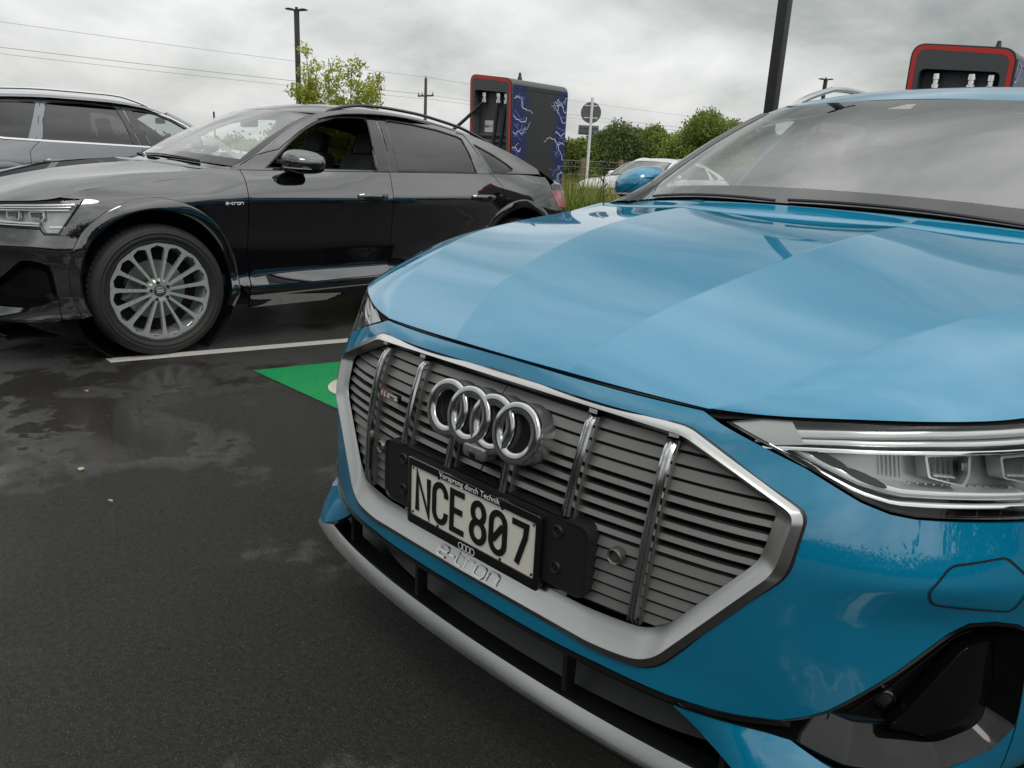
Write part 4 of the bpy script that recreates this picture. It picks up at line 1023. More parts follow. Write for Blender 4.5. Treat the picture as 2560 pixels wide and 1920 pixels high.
        st = MB().bevbox((sg*.915, 1.83, 1.098), (.13, .085, .028), .01); st.build('mirror_arm', 'gloss_black', mir)
    # ---- hood, cowl, rear edge seam
    if 'hood' not in MESH:
        P = hood_mesh(); mb = MB(); mb.grid(P); me = mb.mesh('hood', True, 60); MESH['hood'] = me; MESH['_hoodP'] = P
        mb = MB(); mb.grid(cowl_grid(P)); MESH['cowl'] = mb.mesh('cowl_panel', True, 60)
        L = P[-1]; mb = MB(); mb.grid(np.array([L+np.array([0, -.001, .0012]), L+np.array([0, .0045, .0008])])); MESH['seam'] = mb.mesh('hood_seam')
    P = MESH['_hoodP']
    hood = link_obj('hood', MESH['hood'], pm, car); link_obj('cowl_panel', MESH['cowl'], pm, car); link_obj('hood_seam', MESH['seam'], 'deep_black', hood)
    # dark slot under the hood lip
    us = np.linspace(-.46, .46, 40); mb = MB(); mb.grid(np.array([S(us, .8575, -.004), S(us, .862, -.03), S(us, .86, -.06)])); mb.build('hood_gap', 'deep_black', car)
    for sg in (1, -1):
        uu = np.linspace(.44, 1.22, 40); zt = np.interp(uu, [a for a, b in UE], [b for a, b in UE]); zl = np.interp(uu, [.462, .53, .663, .80, .957, 1.10, 1.215], [.850, .8605, .8715, .8795, .886, .8955, .906])
        mb = MB(); mb.grid(np.array([S(sg*uu, zl-.001, -.006), S(sg*uu, zl+.002, -.016), S(sg*uu, zt, -.02)])); mb.build('lamp_gap', 'deep_black', car)
    # front structure behind everything
    us = np.linspace(-1.2, 1.2, 60); mb = MB(); mb.grid(np.array([S(us, z, -.10) for z in (.22, .4, .6, .75, .84)])); mb.build('front_structure', 'deep_black', car)
    # ---- roof and windscreen
    rf = roof_fn(k_); T = TOP[k_]
    wt = [(p[0], p[1]+.012) for p in WT[::4]]
    y_end = 3.50 if k_ == 'sport' else 4.62
    edge = lambda y: float(SG(y, T(y))[0])
    ys = np.linspace(2.17, y_end, 24)
    ro = [(x, y) for x, y in wt]+[(edge(y), y) for y in ys]+[(-edge(y), y) for y in ys[::-1]]
    panel('roof', rf, ro, pm, car, (), .06, .01, key=f'roof{k_}')
    if k_ == 'sport':
        y2 = 4.36
        gl_ = [(.58, 3.53), (.52, 4.25), (-.52, 4.25), (-.58, 3.53)]
        ys = np.linspace(3.504, y2, 14)
        panel('tailgate', rf, [(-edge(3.504), 3.504), (edge(3.504), 3.504)]+[(edge(y), y) for y in ys[1:]]+[(-edge(y), y) for y in ys[::-1][:-1]], pm, car, [gl_], .06, .01, key='hatch')
        panel('rear_window', (lambda x, y: rf(x, y)-np.array([0, 0, .004])), gl_, 'glass_tint', car, (), .1, 0, key='backlight', flip=True)
        er = rf(np.linspace(-edge(y2), edge(y2), 24), np.full(24, y2))
    else: er = rf(np.linspace(-edge(y_end), edge(y_end), 24), np.full(24, y_end))
    ub = np.linspace(-1, 1, 24); rear_top = np.array([S(np.sign(a)*(UMAX-(1-abs(a))*0-(uy(4.88)-uy(4.30))*abs(a)) if abs(a) > .001 else UMAX, 1.04) for a in ub])
    rear_top = np.stack([er[:, 0]*1.05, np.interp(np.abs(er[:, 0]*1.05), S(np.linspace(uy(4.2), UMAX, 60), 1.04)[:, 0][::-1], S(np.linspace(uy(4.2), UMAX, 60), 1.04)[:, 1][::-1]), np.full(24, 1.04)], -1)
    mb = MB(); mb.grid(np.array([er, er*.8+rear_top*.2+np.array([0, .01, .008]), er*.5+rear_top*.5+np.array([0, .012, 0]), rear_top])); mb.build('rear_deck' if k_ == 'sport' else 'tailgate', pm, car)
    us = np.concatenate([np.linspace(uy(4.30), UMAX, 20), -np.linspace(UMAX-.001, uy(4.30), 20)]); 
    mb = MB(); mb.grid(np.array([S(us, z, -.003) for z in (1.045, 1.0, .9, .8, .6, .4, .3, .25)])); mb.build('rear_bumper', pm, car)
    # windscreen: clear pane and black ceramic band
    pane = [(-.955, .105), (-.5, .105), (0, .108), (.5, .105), (.955, .105), (.95, .955), (.42, .955), (.30, .93), (.22, .84), (.10, .80), (.04, .725), (-.06, .725), (-.11, .80), (-.20, .86), (-.23, .955), (-.95, .955)]
    frit = [(-1, .005), (1, .005), (1, .995), (-1, .995)]
    tri = [(-.06, .86), (.06, .86), (.06, .925), (.015, .925)]
    panel('windscreen', WS, pane, 'glass_screen', car, (), .05, 0, key='pane')
    panel('windscreen_band', WS, frit, 'gloss_black', car, [pane, tri], .05, .006, key='frit')
    panel('sensor_window', WS, tri, 'lining', car, (), .05, 0, key='tri')
    wp = MB()
    for (a0, a1) in ((-.80, -.10), (-.05, .72)):
        aa = np.linspace(a0, a1, 14); tt = .004+.016*(1-((np.linspace(0, 1, 14)-.4)/.6)**2)
        p = WS(aa, tt)+np.array([0, -.004, .006]); wp.tube([tuple(q) for q in p], .005, 6)
    wp.build('wiper', 'matte_black', car)
    # shark-fin aerial
    ya = 3.35 if k_ == 'sport' else 4.15
    zb_ = float(ZC[k_](ya)); fin = MB(); rows = []
    for i, (yy, h) in enumerate([(0, .0), (.05, .012), (.10, .032), (.15, .058), (.185, .066), (.20, .05), (.205, .0)]):
        w = .028*(1-abs(i-2.5)/6); zz = float(ZC[k_](ya+yy)); rows.append([(-w, ya+yy, zz-.004), (-w*.35, ya+yy, zz+h*.7), (0, ya+yy, zz+h), (w*.35, ya+yy, zz+h*.7), (w, ya+yy, zz-.004)])
    fin.grid(np.array(rows)); fin.build('roof_aerial', pm, car)
    # ---- underbody and cabin
    ub_ = MB().bevbox((0, 2.35, .27), (1.50, 4.2, .10), .03); ub_.build('underbody', 'matte_black', car)
    fl_ = MB().bevbox((0, 2.7, .40), (1.56, 3.0, .08), .03); fl_.build('cabin_floor', 'interior', car)
    da = MB(); xs = np.linspace(-.80, .80, 20); rows = []
    for yy, zz in ((1.42, 1.07), (1.55, 1.085), (1.75, 1.075), (1.86, 1.05), (1.90, 1.0), (1.88, .85), (1.80, .7)):
        rows.append([(x, yy+.10*(abs(x)/.8)**2, zz+(.022*math.exp(-((x+.36)/.2)**2) if 1.6 < yy < 1.89 else 0)) for x in xs])
    da.grid(np.array(rows)); da.build('dashboard', 'interior', car)
    sw = MB(); cen = Vector((-.37, 2.03, 1.0)); tl_ = Matrix.Rotation(R(-64), 3, 'X')
    ring_ = [cen+tl_ @ Vector((.185*math.cos(a), .185*math.sin(a), 0)) for a in np.linspace(0, 2*math.pi, 33)]
    sw.tube(ring_, .014, 8, False); sw.tube([ring_[0], ring_[16]], .014, 6); sw.tube([cen, ring_[24]], .014, 6)
    hub = MB().lathe([(0, .02), (.055, .016), (.07, -.01), (.06, -.05), (.02, -.12)], 20, 'z'); hub.v = [tuple(cen+tl_ @ Vector(p)) for p in hub.v]; sw.v += []; sw.add(hub.v, hub.f)
    sw.build('steering_wheel', 'interior', car)
    for (x, y) in ((-.37, 2.45), (.37, 2.45), (-.40, 3.40), (.40, 3.40)):
        s_ = MB(); tb = Matrix.Rotation(R(-16), 3, 'X')
        s_.bevbox((x, y-.10, .66), (.50, .52, .16), .05); s_.bevbox((x, y+.20, .93), (.48, .14, .58), .055, tb)
        s_.bevbox((x, y+.295, 1.285), (.26, .09, .17), .04, tb); s_.tube([(x-.06, y+.26, 1.14), (x-.06, y+.29, 1.25)], .008); s_.tube([(x+.06, y+.26, 1.14), (x+.06, y+.29, 1.25)], .008)
        s_.build('seat', 'interior', car)
    rl = MB(); ys = np.linspace(2.05, 3.4 if k_ == 'sport' else 4.4, 14); rl.grid(np.array([[(x, y, float(T(y))-.012+(float(ZC[k_](y))-float(T(y)))*(1-(abs(x)/.7)**2)-.02) for x in np.linspace(-.66, .66, 9)] for y in ys])); rl.build('roof_lining', 'lining' if pm != 'paint_black' else 'interior', car)
    MB().bevbox((0, 1.98, 1.395), (.24, .03, .065), .014).build('interior_mirror', 'matte_black', car)
    # side vent blade and lettering on the wing
    for sg in (1, -1):
        g = lambda a, b, o: S(np.asarray(a)*sg, b, o)
        mb = MB(); ribbon(mb, [(uy(1.205), .858), (uy(1.295), .893), (uy(1.34), .902), (uy(1.485), .906)], .0045, lambda a, b, h: g(a, b, .0008), 0.)
        ribbon(mb, [(uy(1.34), .742), (uy(1.485), .742)], .0045, lambda a, b, h: g(a, b, .0008), 0.)
        mb.build('vent_seam', 'deep_black', car)
        G, wd = etron_strokes(); mb = MB(); sc = .108/wd
        for g0 in G:
            pts = [(uy((1.348 if sg > 0 else 1.456)+(1 if sg > 0 else -1)*a*sc), .8845+b*.0135) for a, b in g0]
            ribbon(mb, pts, .0042, lambda a, b, h: g(a, b, .0008+h), .0015)
        mb.build('wing_lettering', 'white_print', car, smooth=False)
    if detail: grille_detail(car); plate_detail(car); intake_detail(car)
    elif pm == 'paint_black': grille_detail(car, 'gloss_black', 'gloss_black', 'gloss_black'); intake_detail(car, 'gloss_black')
    else:
        IL, CL, OL = (np.array(full_loop(q)) for q in (IN, CR, OUT)); n = len(IL)
        rows = [S(OL[:, 0], OL[:, 1], -.012), S(OL[:, 0], OL[:, 1], .002), S(CL[:, 0], CL[:, 1], .012), S(IL[:, 0], IL[:, 1], -.014), S(IL[:, 0], IL[:, 1], -.05)]
        mb = MB(); A = np.array(rows); mb.add(A.reshape(-1, 3), [(i*n+(j+1) % n, i*n+j, (i+1)*n+j, (i+1)*n+(j+1) % n) for i in range(4) for j in range(n)])
        fr = mb.build('grille', 'gloss_black' if pm == 'paint_black' else 'satin_silver', car)
        panel('grille_panel', (lambda a, b: S(a, b, -.03)), [tuple(p) for p in IL], 'slat_grey', fr, (), .06, 0, key='simplegrille')
        xs = np.linspace(-.76, .76, 40); ly = .052+.115*xs*xs+.10*np.abs(xs)**4
        mb = MB(); mb.grid(np.array([np.stack([xs, ly+a, np.full(40, b)], -1) for a, b in ((.06, .24), (0, .243), (-.018, .21), (.0, .18), (.3, .15))])); mb.build('front_lip', 'gloss_black', car)
    return car

# ------------------------------------------------------------------ ground
ground = MB().add([(-1500, -1500, 0), (1500, -1500, 0), (1500, 1500, 0), (-1500, 1500, 0)], [(0, 1, 2, 3)]).build('asphalt', None, None, smooth=False)
def asphalt_mat():
    m, n, l = new_mat('wet_asphalt'); b = n['Principled BSDF']; t = n.new('ShaderNodeTexCoord')
    def noise(sc, det=4, ro=.55):
        z = n.new('ShaderNodeTexNoise'); z.inputs['Scale'].default_value = sc; z.inputs['Detail'].default_value = det; z.inputs['Roughness'].default_value = ro
        l.new(t.outputs['Object'], z.inputs['Vector']); return z.outputs['Fac']
    def mr(s, a, b_, c, d):
        q = n.new('ShaderNodeMapRange'); q.inputs['From Min'].default_value = a; q.inputs['From Max'].default_value = b_; q.inputs['To Min'].default_value = c; q.inputs['To Max'].default_value = d; l.new(s, q.inputs['Value']); return q.outputs[0]
    vo = n.new('ShaderNodeTexVoronoi'); vo.inputs['Scale'].default_value = 210; l.new(t.outputs['Object'], vo.inputs['Vector'])
    ds = n.new('ShaderNodeVectorMath'); ds.operation = 'DISTANCE'; l.new(t.outputs['Object'], ds.inputs[0]); ds.inputs[1].default_value = (-2.95, .25, 0)
    near = mr(ds.outputs['Value'], .15, 1.35, .20, 0)        # shallow dip that holds water in front of the black car's wheel
    ad = n.new('ShaderNodeMath'); ad.operation = 'ADD'; l.new(noise(1.1, 6, .62), ad.inputs[0]); l.new(near, ad.inputs[1])
    wet = mr(ad.outputs[0], .58, .66, 0, 1)                  # pools of standing water
    fine = noise(520, 3); grain = mr(vo.outputs['Distance'], 0, .6, 1, 0)
    cr = n.new('ShaderNodeValToRGB'); l.new(noise(60, 6, .7), cr.inputs[0]); cr.color_ramp.elements[0].position = .3; cr.color_ramp.elements[0].color = (.014, .0130, .0118, 1); cr.color_ramp.elements[1].position = .75; cr.color_ramp.elements[1].color = (.048, .0445, .0400, 1)
    st = mr(noise(240, 2), .64, .72, 0, .9)                   # pale stone chips, their colour brightened to paint in wet sparkle
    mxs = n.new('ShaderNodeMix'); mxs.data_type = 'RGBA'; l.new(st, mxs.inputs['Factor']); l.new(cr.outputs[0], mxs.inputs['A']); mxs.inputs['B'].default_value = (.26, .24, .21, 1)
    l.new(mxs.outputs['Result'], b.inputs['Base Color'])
    ro = n.new('ShaderNodeMix'); ro.data_type = 'FLOAT'; l.new(wet, ro.inputs['Factor']); l.new(mr(noise(2.2, 4), .3, .7, .12, .22), ro.inputs['A']); ro.inputs['B'].default_value = .04
    l.new(ro.outputs['Result'], b.inputs['Roughness'])
    h = n.new('ShaderNodeMath'); h.operation = 'MULTIPLY_ADD'; l.new(grain, h.inputs[0]); h.inputs[1].default_value = .7; l.new(fine, h.inputs[2])
    bs = mr(wet, 0, 1, 1.0, .08)
    bp = n.new('ShaderNodeBump'); bp.inputs['Distance'].default_value = .0075; l.new(bs, bp.inputs['Strength']); l.new(h.outputs[0], bp.inputs['Height'])
    l.new(bp.outputs[0], b.inputs['Normal']); b.inputs['Specular IOR Level'].default_value = .8
    return m
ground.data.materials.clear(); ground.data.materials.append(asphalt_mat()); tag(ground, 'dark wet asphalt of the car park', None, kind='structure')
def road_paint(name, col):
    m, n, l = new_mat(name); b = n['Principled BSDF']; t = n.new('ShaderNodeTexCoord'); z = n.new('ShaderNodeTexNoise'); z.inputs['Scale'].default_value = 55; z.inputs['Detail'].default_value = 8; z.inputs['Roughness'].default_value = .7
    l.new(t.outputs['Object'], z.inputs['Vector']); r = n.new('ShaderNodeValToRGB'); l.new(z.outputs['Fac'], r.inputs[0])
    r.color_ramp.elements[0].position = .33; r.color_ramp.elements[0].color = (col[0]*.45, col[1]*.45, col[2]*.45, 1); r.color_ramp.elements[1].position = .47; r.color_ramp.elements[1].color = (*col, 1)
    l.new(r.outputs[0], b.inputs['Base Color']); b.inputs['Roughness'].default_value = .38
    bp = n.new('ShaderNodeBump'); bp.inputs['Strength'].default_value = .5; bp.inputs['Distance'].default_value = .002; l.new(z.outputs['Fac'], bp.inputs['Height']); l.new(bp.outputs[0], b.inputs['Normal'])
road_paint('line_white', (.60, .575, .53)); road_paint('marking_green', (.004, .26, .075)); road_paint('marking_cream', (.58, .55, .47))
def sheet(name, pts, z, mat, label, kind='structure'):
    o = MB().add([(x, y, z) for x, y in pts], [tuple(range(len(pts)))]).build(name, mat, None, smooth=False); tag(o, label, None, kind=kind); return o
dv = np.array([.2185, .9758]); pv = np.array([.9758, -.2185])
for k, lab in ((0, 'worn white bay line running past the front wheel of the black car'),):
    a = np.array([-3.635, .545]); b = a+dv*5.2
    sheet('bay_line', [tuple(a-pv*.05-dv*.015), tuple(a+pv*.055), tuple(b+pv*.055), tuple(b-pv*.05)], .004, 'line_white', lab)
ga = np.array([-2.985, 1.09]); gr_ = [tuple(ga), tuple(ga+np.array([.98, -.01])), tuple(ga+np.array([.98, -.01])+dv*.80), tuple(ga+dv*.80)]
sheet('green_marking', gr_, .004, 'marking_green', 'green painted patch on the asphalt beside the blue car grille')
# pale letter on the green patch, lying along the bay
lm = MB(); c0 = np.array([-2.30, 1.52]); pts = [tuple(c0+dv*(math.cos(t)*.26-.0)*-1+pv*math.sin(t)*.21+dv*.0) for t in np.linspace(R(-140), R(140), 30)]
ribbon(lm, pts, .125, lambda a, b, h: np.stack([a, b, np.full(len(a), .008)], -1)); o = lm.build('painted_letter', 'marking_cream', None, smooth=False); tag(o, 'cream painted letter on the green asphalt patch', None, kind='structure')

# ------------------------------------------------------------------ cars
def place(x, y, heading): return (x, y, 0), heading
blue = build_car('parked_suv', 'suv', 'paint_blue', (0, 0, 0), 0., detail=True)
tag(blue, 'bright blue electric SUV in the foreground, cream number plate and chrome grille facing the camera', 'car', 'parked cars')
black = build_car('parked_suv', 'sport', 'paint_black', (-4.5588, -.0619, 0), 1.53982-math.pi/2, rails='gloss_black', trim=None, open_window=True)
tag(black, 'glossy black coupe SUV seen side on, its front window lowered', 'car', 'parked cars')
grey = build_car('parked_suv', 'suv', 'paint_grey', (-8.85, 5.02, 0), math.pi, rails='roof_rail_silver', trim='roof_rail_silver', scale=(1, 1, 1.06))
tag(grey, 'dark grey SUV with silver window trim behind the black car, facing the other way', 'car', 'parked cars')
white = build_car('parked_hatchback', 'sport', 'paint_white', (-9.35, 11.95, 0), R(-4), rails='paint_white', trim=None, scale=(.92, .88, .925))
tag(white, 'small white car parked behind the long grass near the hedge', 'car', 'parked cars')

# ------------------------------------------------------------------ plants
rng = np.random.default_rng(7)
def leaf_mat(name, c0, c1, c2, sc=.8, trans=.35):
    m, n, l = new_mat(name); b = n['Principled BSDF']; t = n.new('ShaderNodeTexCoord'); z = n.new('ShaderNodeTexNoise'); z.inputs['Scale'].default_value = sc; z.inputs['Detail'].default_value = 6; z.inputs['Roughness'].default_value = .75
    l.new(t.outputs['Object'], z.inputs['Vector']); r = n.new('ShaderNodeValToRGB'); l.new(z.outputs['Fac'], r.inputs[0])
    r.color_ramp.elements[0].position = .35; r.color_ramp.elements[0].color = (*c0, 1); r.color_ramp.elements[1].position = .66; r.color_ramp.elements[1].color = (*c2, 1)
    q = r.color_ramp.elements.new(.5); q.color = (*c1, 1); l.new(r.outputs[0], b.inputs['Base Color']); b.inputs['Roughness'].default_value = .5
    tr = n.new('ShaderNodeBsdfTranslucent'); l.new(r.outputs[0], tr.inputs[0]); mi = n.new('ShaderNodeMixShader'); mi.inputs[0].default_value = trans
    l.new(b.outputs[0], mi.inputs[1]); l.new(tr.outputs[0], mi.inputs[2]); l.new(mi.outputs[0], n['Material Output'].inputs['Surface'])
leaf_mat('leaf_dark', (.045, .075, .02), (.10, .155, .036), (.21, .27, .065))
leaf_mat('leaf_mid', (.10, .14, .026), (.20, .26, .045), (.34, .38, .09))
leaf_mat('leaf_yellow', (.22, .26, .03), (.36, .40, .045), (.50, .52, .09))
leaf_mat('leaf_far', (.02, .035, .010), (.035, .06, .016), (.07, .10, .026))
leaf_mat('leaf_brown', (.05, .045, .02), (.08, .07, .03), (.10, .10, .04))
leaf_mat('grass_gold', (.18, .16, .04), (.32, .27, .07), (.45, .37, .13), 3., .3)
leaf_mat('flax_green', (.10, .16, .02), (.17, .25, .03), (.28, .34, .06), 2., .3)
pmat('bark', (.07, .055, .042), .9, 0, var=.3, bump=(30, .4, .01)); pmat('stalk_dark', (.035, .022, .015), .8)
pmat('timber', (.26, .19, .11), .85, 0, var=.25); pmat('post_dark', (.018, .019, .020), .45, 0, var=.2)
pmat('sign_back', (.16, .17, .175), .45, .6, var=.08); pmat('sign_white', (.78, .78, .77), .5); pmat('sticker_green', (.05, .55, .10), .5)
pmat('wire', (.30, .30, .305), .6); pmat('concrete_pole', (.10, .095, .09), .85)
def leaves(centres, radii, n, size, aspect=1.6, shell=.55, droop=0.):
    """leaf faces spread through blobs, denser towards each blob's surface"""
    C = np.asarray(centres, float); Rr = np.asarray(radii, float); w = (Rr.prod(1))**.7; k = rng.choice(len(C), n, p=w/w.sum())
    d = rng.normal(size=(n, 3)); d /= np.linalg.norm(d, axis=1)[:, None]; q = shell+(1-shell)*rng.random(n)**.5; q *= 1+.14*np.clip(rng.normal(size=n), -1.6, 1.6)
    P = C[k]+d*Rr[k]*q[:, None]
    a = rng.normal(size=(n, 3)); a[:, 2] -= droop; a /= np.linalg.norm(a, axis=1)[:, None]; b = np.cross(a, rng.normal(size=(n, 3))); b /= np.linalg.norm(b, axis=1)[:, None]
    s = size*(.6+.8*rng.random(n))[:, None]; a = a*s*aspect/2; b = b*s/2
    V = np.stack([P-a, P+b*.8, P+a, P-b*.8], 1).reshape(-1, 3); i = np.arange(n)*4
    return V, np.stack([i, i+1, i+2, i+3], 1)
def quick_mesh(name, V, F, mat, parent):
    me = bpy.data.meshes.new(name); me.vertices.add(len(V)); me.vertices.foreach_set('co', np.ascontiguousarray(V, np.float32).ravel())
    me.loops.add(F.size); me.loops.foreach_set('vertex_index', F.ravel().astype(np.int32)); me.polygons.add(len(F)); me.polygons.foreach_set('loop_start', np.arange(len(F), dtype=np.int32)*F.shape[1])
    me.update(); me.validate(); return link_obj(name, me, mat, parent)
def tree(px, dist, top, rad, mat, label, n=9000, leaf=.14, blobs=16, base=.3, squat=1.):
    x, y = polar(px, dist); t = empty('hedge_tree', (x, y, 0)); zc = (top+base)/2
    cs, rs = [], []
    for k in range(blobs):
        a = rng.random()*6.28; h = rng.random()**.8; rr = rad*(1-.55*h*squat)*(.35+.6*rng.random()); br = rad*(.26+.24*rng.random())*(1-.3*h)
        zz = base+br*.6+(top-base-br*1.5)*h
        cs.append((math.cos(a)*rr*.8, math.sin(a)*rr*.8, zz)); rs.append((br*1.1, br*1.1, br*.85))
    cs.append((rng.normal()*.2, 0, top-rad*.25)); rs.append((rad*.30, rad*.30, rad*.30))
    V, F = leaves(cs, rs, n, leaf); quick_mesh('crown', V, F, mat, t)
    tk = MB(); tk.tube([(0, 0, 0), (.05, .03, top*.3), (-.03, 0, top*.6)], [.14, .10, .05], 8)
    for c in cs[:9]: tk.tube([(0, 0, top*.15), (c[0]*.4, c[1]*.4, c[2]*.55), c], [.06, .04, .012], 5)
    tk.build('trunk', 'bark', t); tag(t, label, 'tree', 'hedge trees behind the car park'); return t
tree(1432, 33, 2.15, 1.5, 'leaf_brown', 'brownish twiggy tree at the left end of the hedge by the charger', 18620, .066)
tree(1452, 31, 2.15, 1.1, 'leaf_mid', 'small pale green tree left of the white sign post', 18620, .066)
tree(1525, 32, 2.85, 2.1, 'leaf_dark', 'tall dark green hedge tree just right of the round sign', 39900, .066, 20)
tree(1578, 34, 2.75, 1.9, 'leaf_dark', 'dark hedge tree above the bonnet of the white car', 31919, .066)
tree(1622, 33, 2.85, 1.6, 'leaf_mid', 'pointed mid green hedge tree above the windscreen of the white car', 29259, .066, 18, .3, 1.5)
tree(1665, 32, 2.55, 1.7, 'leaf_mid', 'olive green bushy hedge tree above the roof of the white car', 29259, .066)
tree(1700, 35, 2.4, 1.5, 'leaf_brown', 'low brownish bush between two hedge trees above the white car', 18620, .066)
tree(1758, 31, 3.35, 2.0, 'leaf_mid', 'tallest hedge tree, with a loose feathery top, left of the blue car windscreen', 39900, .066, 18, .3, .9)
tree(1822, 33, 3.15, 1.7, 'leaf_mid', 'hedge tree half hidden by the windscreen pillar of the blue car', 26600, .066)
tree(1905, 34, 3.0, 2.2, 'leaf_dark', 'dark hedge tree seen through the left of the blue car windscreen', 29259, .066)
tree(2010, 35, 2.9, 2.2, 'leaf_dark', 'dark hedge tree behind the yellow sign, seen through the windscreen', 26600, .066)
for k, (px, d, h, lab) in enumerate(((590, 19, 1.45, 'dark bush seen through the windscreen of the black car'), (790, 17, 1.95, 'green bush seen through the open window beside the seat of the black car'), (880, 18, 2.0, 'green bush seen through the middle of the open window of the black car'), (965, 20, 1.9, 'dark bush behind the tinted rear door window of the black car'), (1090, 22, 1.7, 'bush hidden behind the sloping roof of the black car'), (690, 18, 1.5, 'bush behind the mirror of the black car'))):
    tree(px, d, h, 1.6, 'leaf_mid', lab, 9000, .07)
# slender roadside sapling above the black car roof
x, y = polar(846, 15.5); sp = empty('sapling', (x, y, 0)); rt = np.array([_r0[0], _r0[1]])
tag(sp, 'young yellow-green tree with thin stems rising behind the roof of the black car', 'tree')
def sp_pt(u, z, w=0.): return (rt[0]*u-rt[1]*w, rt[1]*u+rt[0]*w, z)
tk = MB(); cs, rs = [], []
for (u0, u1, h) in ((-.35, -.60, 2.98), (-.1, -.1, 2.72), (.15, .28, 2.76), (.3, .58, 2.6), (.0, .42, 2.25), (-.2, -.50, 2.35)):
    w = rng.normal()*.25; pts = [sp_pt(u0*.3, 0), sp_pt(u0*.7, 1.0, w*.4), sp_pt((u0+u1)/2, h*.62, w*.8), sp_pt(u1, h, w)]
    tk.tube(pts, [.03, .022, .014, .005], 6)
    for k in range(9):
        f = .42+.58*k/8; z = h*f; uu = u0*(1-f)+u1*f+rng.normal()*.14; cs.append(sp_pt(uu, z, w*f+rng.normal()*.15)); q = .10+.12*rng.random(); rs.append((q*1.2, q*1.2, q))
        tk.tube([sp_pt(u0*(1-f)+u1*f, z-.12, w*f), cs[-1]], [.006, .003], 4)
for k in range(14): cs.append(sp_pt(rng.uniform(-.75, .8), rng.uniform(1.7, 2.5), rng.normal()*.3)); rs.append((.22, .22, .14))
V, F = leaves(cs, rs, 8500, .033, 2.6, .2, .5); quick_mesh('crown', V, F, 'leaf_yellow', sp); tk.build('trunk', 'bark', sp)
# far tree belt, with an unseen nearer arc behind added to darken reflections
cs, rs = [], []
for k in range(260):
    a = 2*math.pi*k/260; view = max(0., math.cos(a-YAW)); r_ = 24+42*min(1, view*1.6)+rng.normal()*1.5
    h = (3.6+1.2*rng.random())*(1-.55*min(1, view*1.6)); q = r_*.022+.9
    cs.append((CAM[0]-math.sin(a)*r_, CAM[1]+math.cos(a)*r_, h*.45)); rs.append((q*1.6, q*1.6, h*.52))
V, F = leaves(cs, rs, 150000, .22); o = quick_mesh('reflection_tree_belt', V, F, 'leaf_far', None); tag(o, 'belt of dark trees, far in view, its unseen nearer part added to darken reflections', 'woodland', kind='stuff')
# planted strip at the head of the bays
bed = MB().add([(-14, 7.2, .006), (-3.2, 7.2, .006), (-3.2, 9.6, .006), (-14, 9.6, .006)], [(0, 1, 2, 3)]).build('planting_bed', None, None, smooth=False)
pmat('soil', (.05, .045, .025), .95, 0, var=.4, bump=(12, .6, .05)); bed.data.materials.clear(); bed.data.materials.append(MATS['soil']); tag(bed, 'planted soil strip at the head of the charging bays', None, kind='structure')
V = []; F = []
def blade(p, h, lean, w, seg=4):
    k = len(V); a = rng.random()*6.28; dx, dy = math.cos(a), math.sin(a)
    for i in range(seg+1):
        t = i/seg; ww = w*(1-t**1.8)+.001; q = (p[0]+dx*lean*t*t, p[1]+dy*lean*t*t, p[2]+h*(t-.28*t*t*min(1, lean/h)))
        V.append((q[0]-dy*ww/2, q[1]+dx*ww/2, q[2])); V.append((q[0]+dy*ww/2, q[1]-dx*ww/2, q[2]))
    for i in range(seg): F.append((k+2*i, k+2*i+1, k+2*i+3, k+2*i+2))
for i in range(7000):
    x = rng.uniform(-9.0, -3.6); blade((x, rng.uniform(7.3, 9.4), 0), rng.uniform(.6, 1.18), rng.uniform(.1, .45), .013)
o = quick_mesh('long_grass', np.array(V), np.array(F), 'grass_gold', None); tag(o, 'tall straw-coloured grass growing in the planted strip', 'grass', kind='stuff')
for (px, d, h, lab) in ((1424, 9.7, 1.05, 'broad-leaved green flax clump right beside the charger'), (1452, 9.2, 1.12, 'tall green flax clump left of the white sign post'), (1492, 10.2, 1.08, 'green flax clump with dark stalks in front of the white car'), (1520, 9.4, .98, 'low green flax clump in front of the white car wheel'), (1556, 9.9, .98, 'green flax clump near the door mirror of the blue car'), (1470, 11.4, 1.15, 'yellowing flax clump at the back of the planted strip')):
    x, y = polar(px, d); fx = empty('flax_plant', (x, y, 0)); V = []; F = []
    for i in range(75): blade((rng.normal()*.10, rng.normal()*.10, 0), h*rng.uniform(.65, 1.15), rng.uniform(.12, .55), rng.uniform(.018, .035), 6)
    quick_mesh('leaves', np.array(V), np.array(F), 'flax_green', fx)
    st = MB()
    for i in range(1 if px in (1492, 1520) else 0):
        a = rng.normal()*.12; hh = h*rng.uniform(1.12, 1.25); pts = [(0, 0, .1), (a*.5, a*.3, hh*.6), (a, a*.5, hh)]; st.tube(pts, [.009, .007, .004], 5)
        for q in range(5):
            z = hh*(.72+.055*q); s_ = (-1)**q; st.tube([(a*z/hh, a*.5*z/hh, z), (a*z/hh+rt[0]*s_*.045, a*.5*z/hh+rt[1]*s_*.045, z+.05)], [.004, .005], 4)
    if st.v: st.build('flower_stalk', 'stalk_dark', fx)
    tag(fx, lab, 'plant', 'flax plants beside the charger')

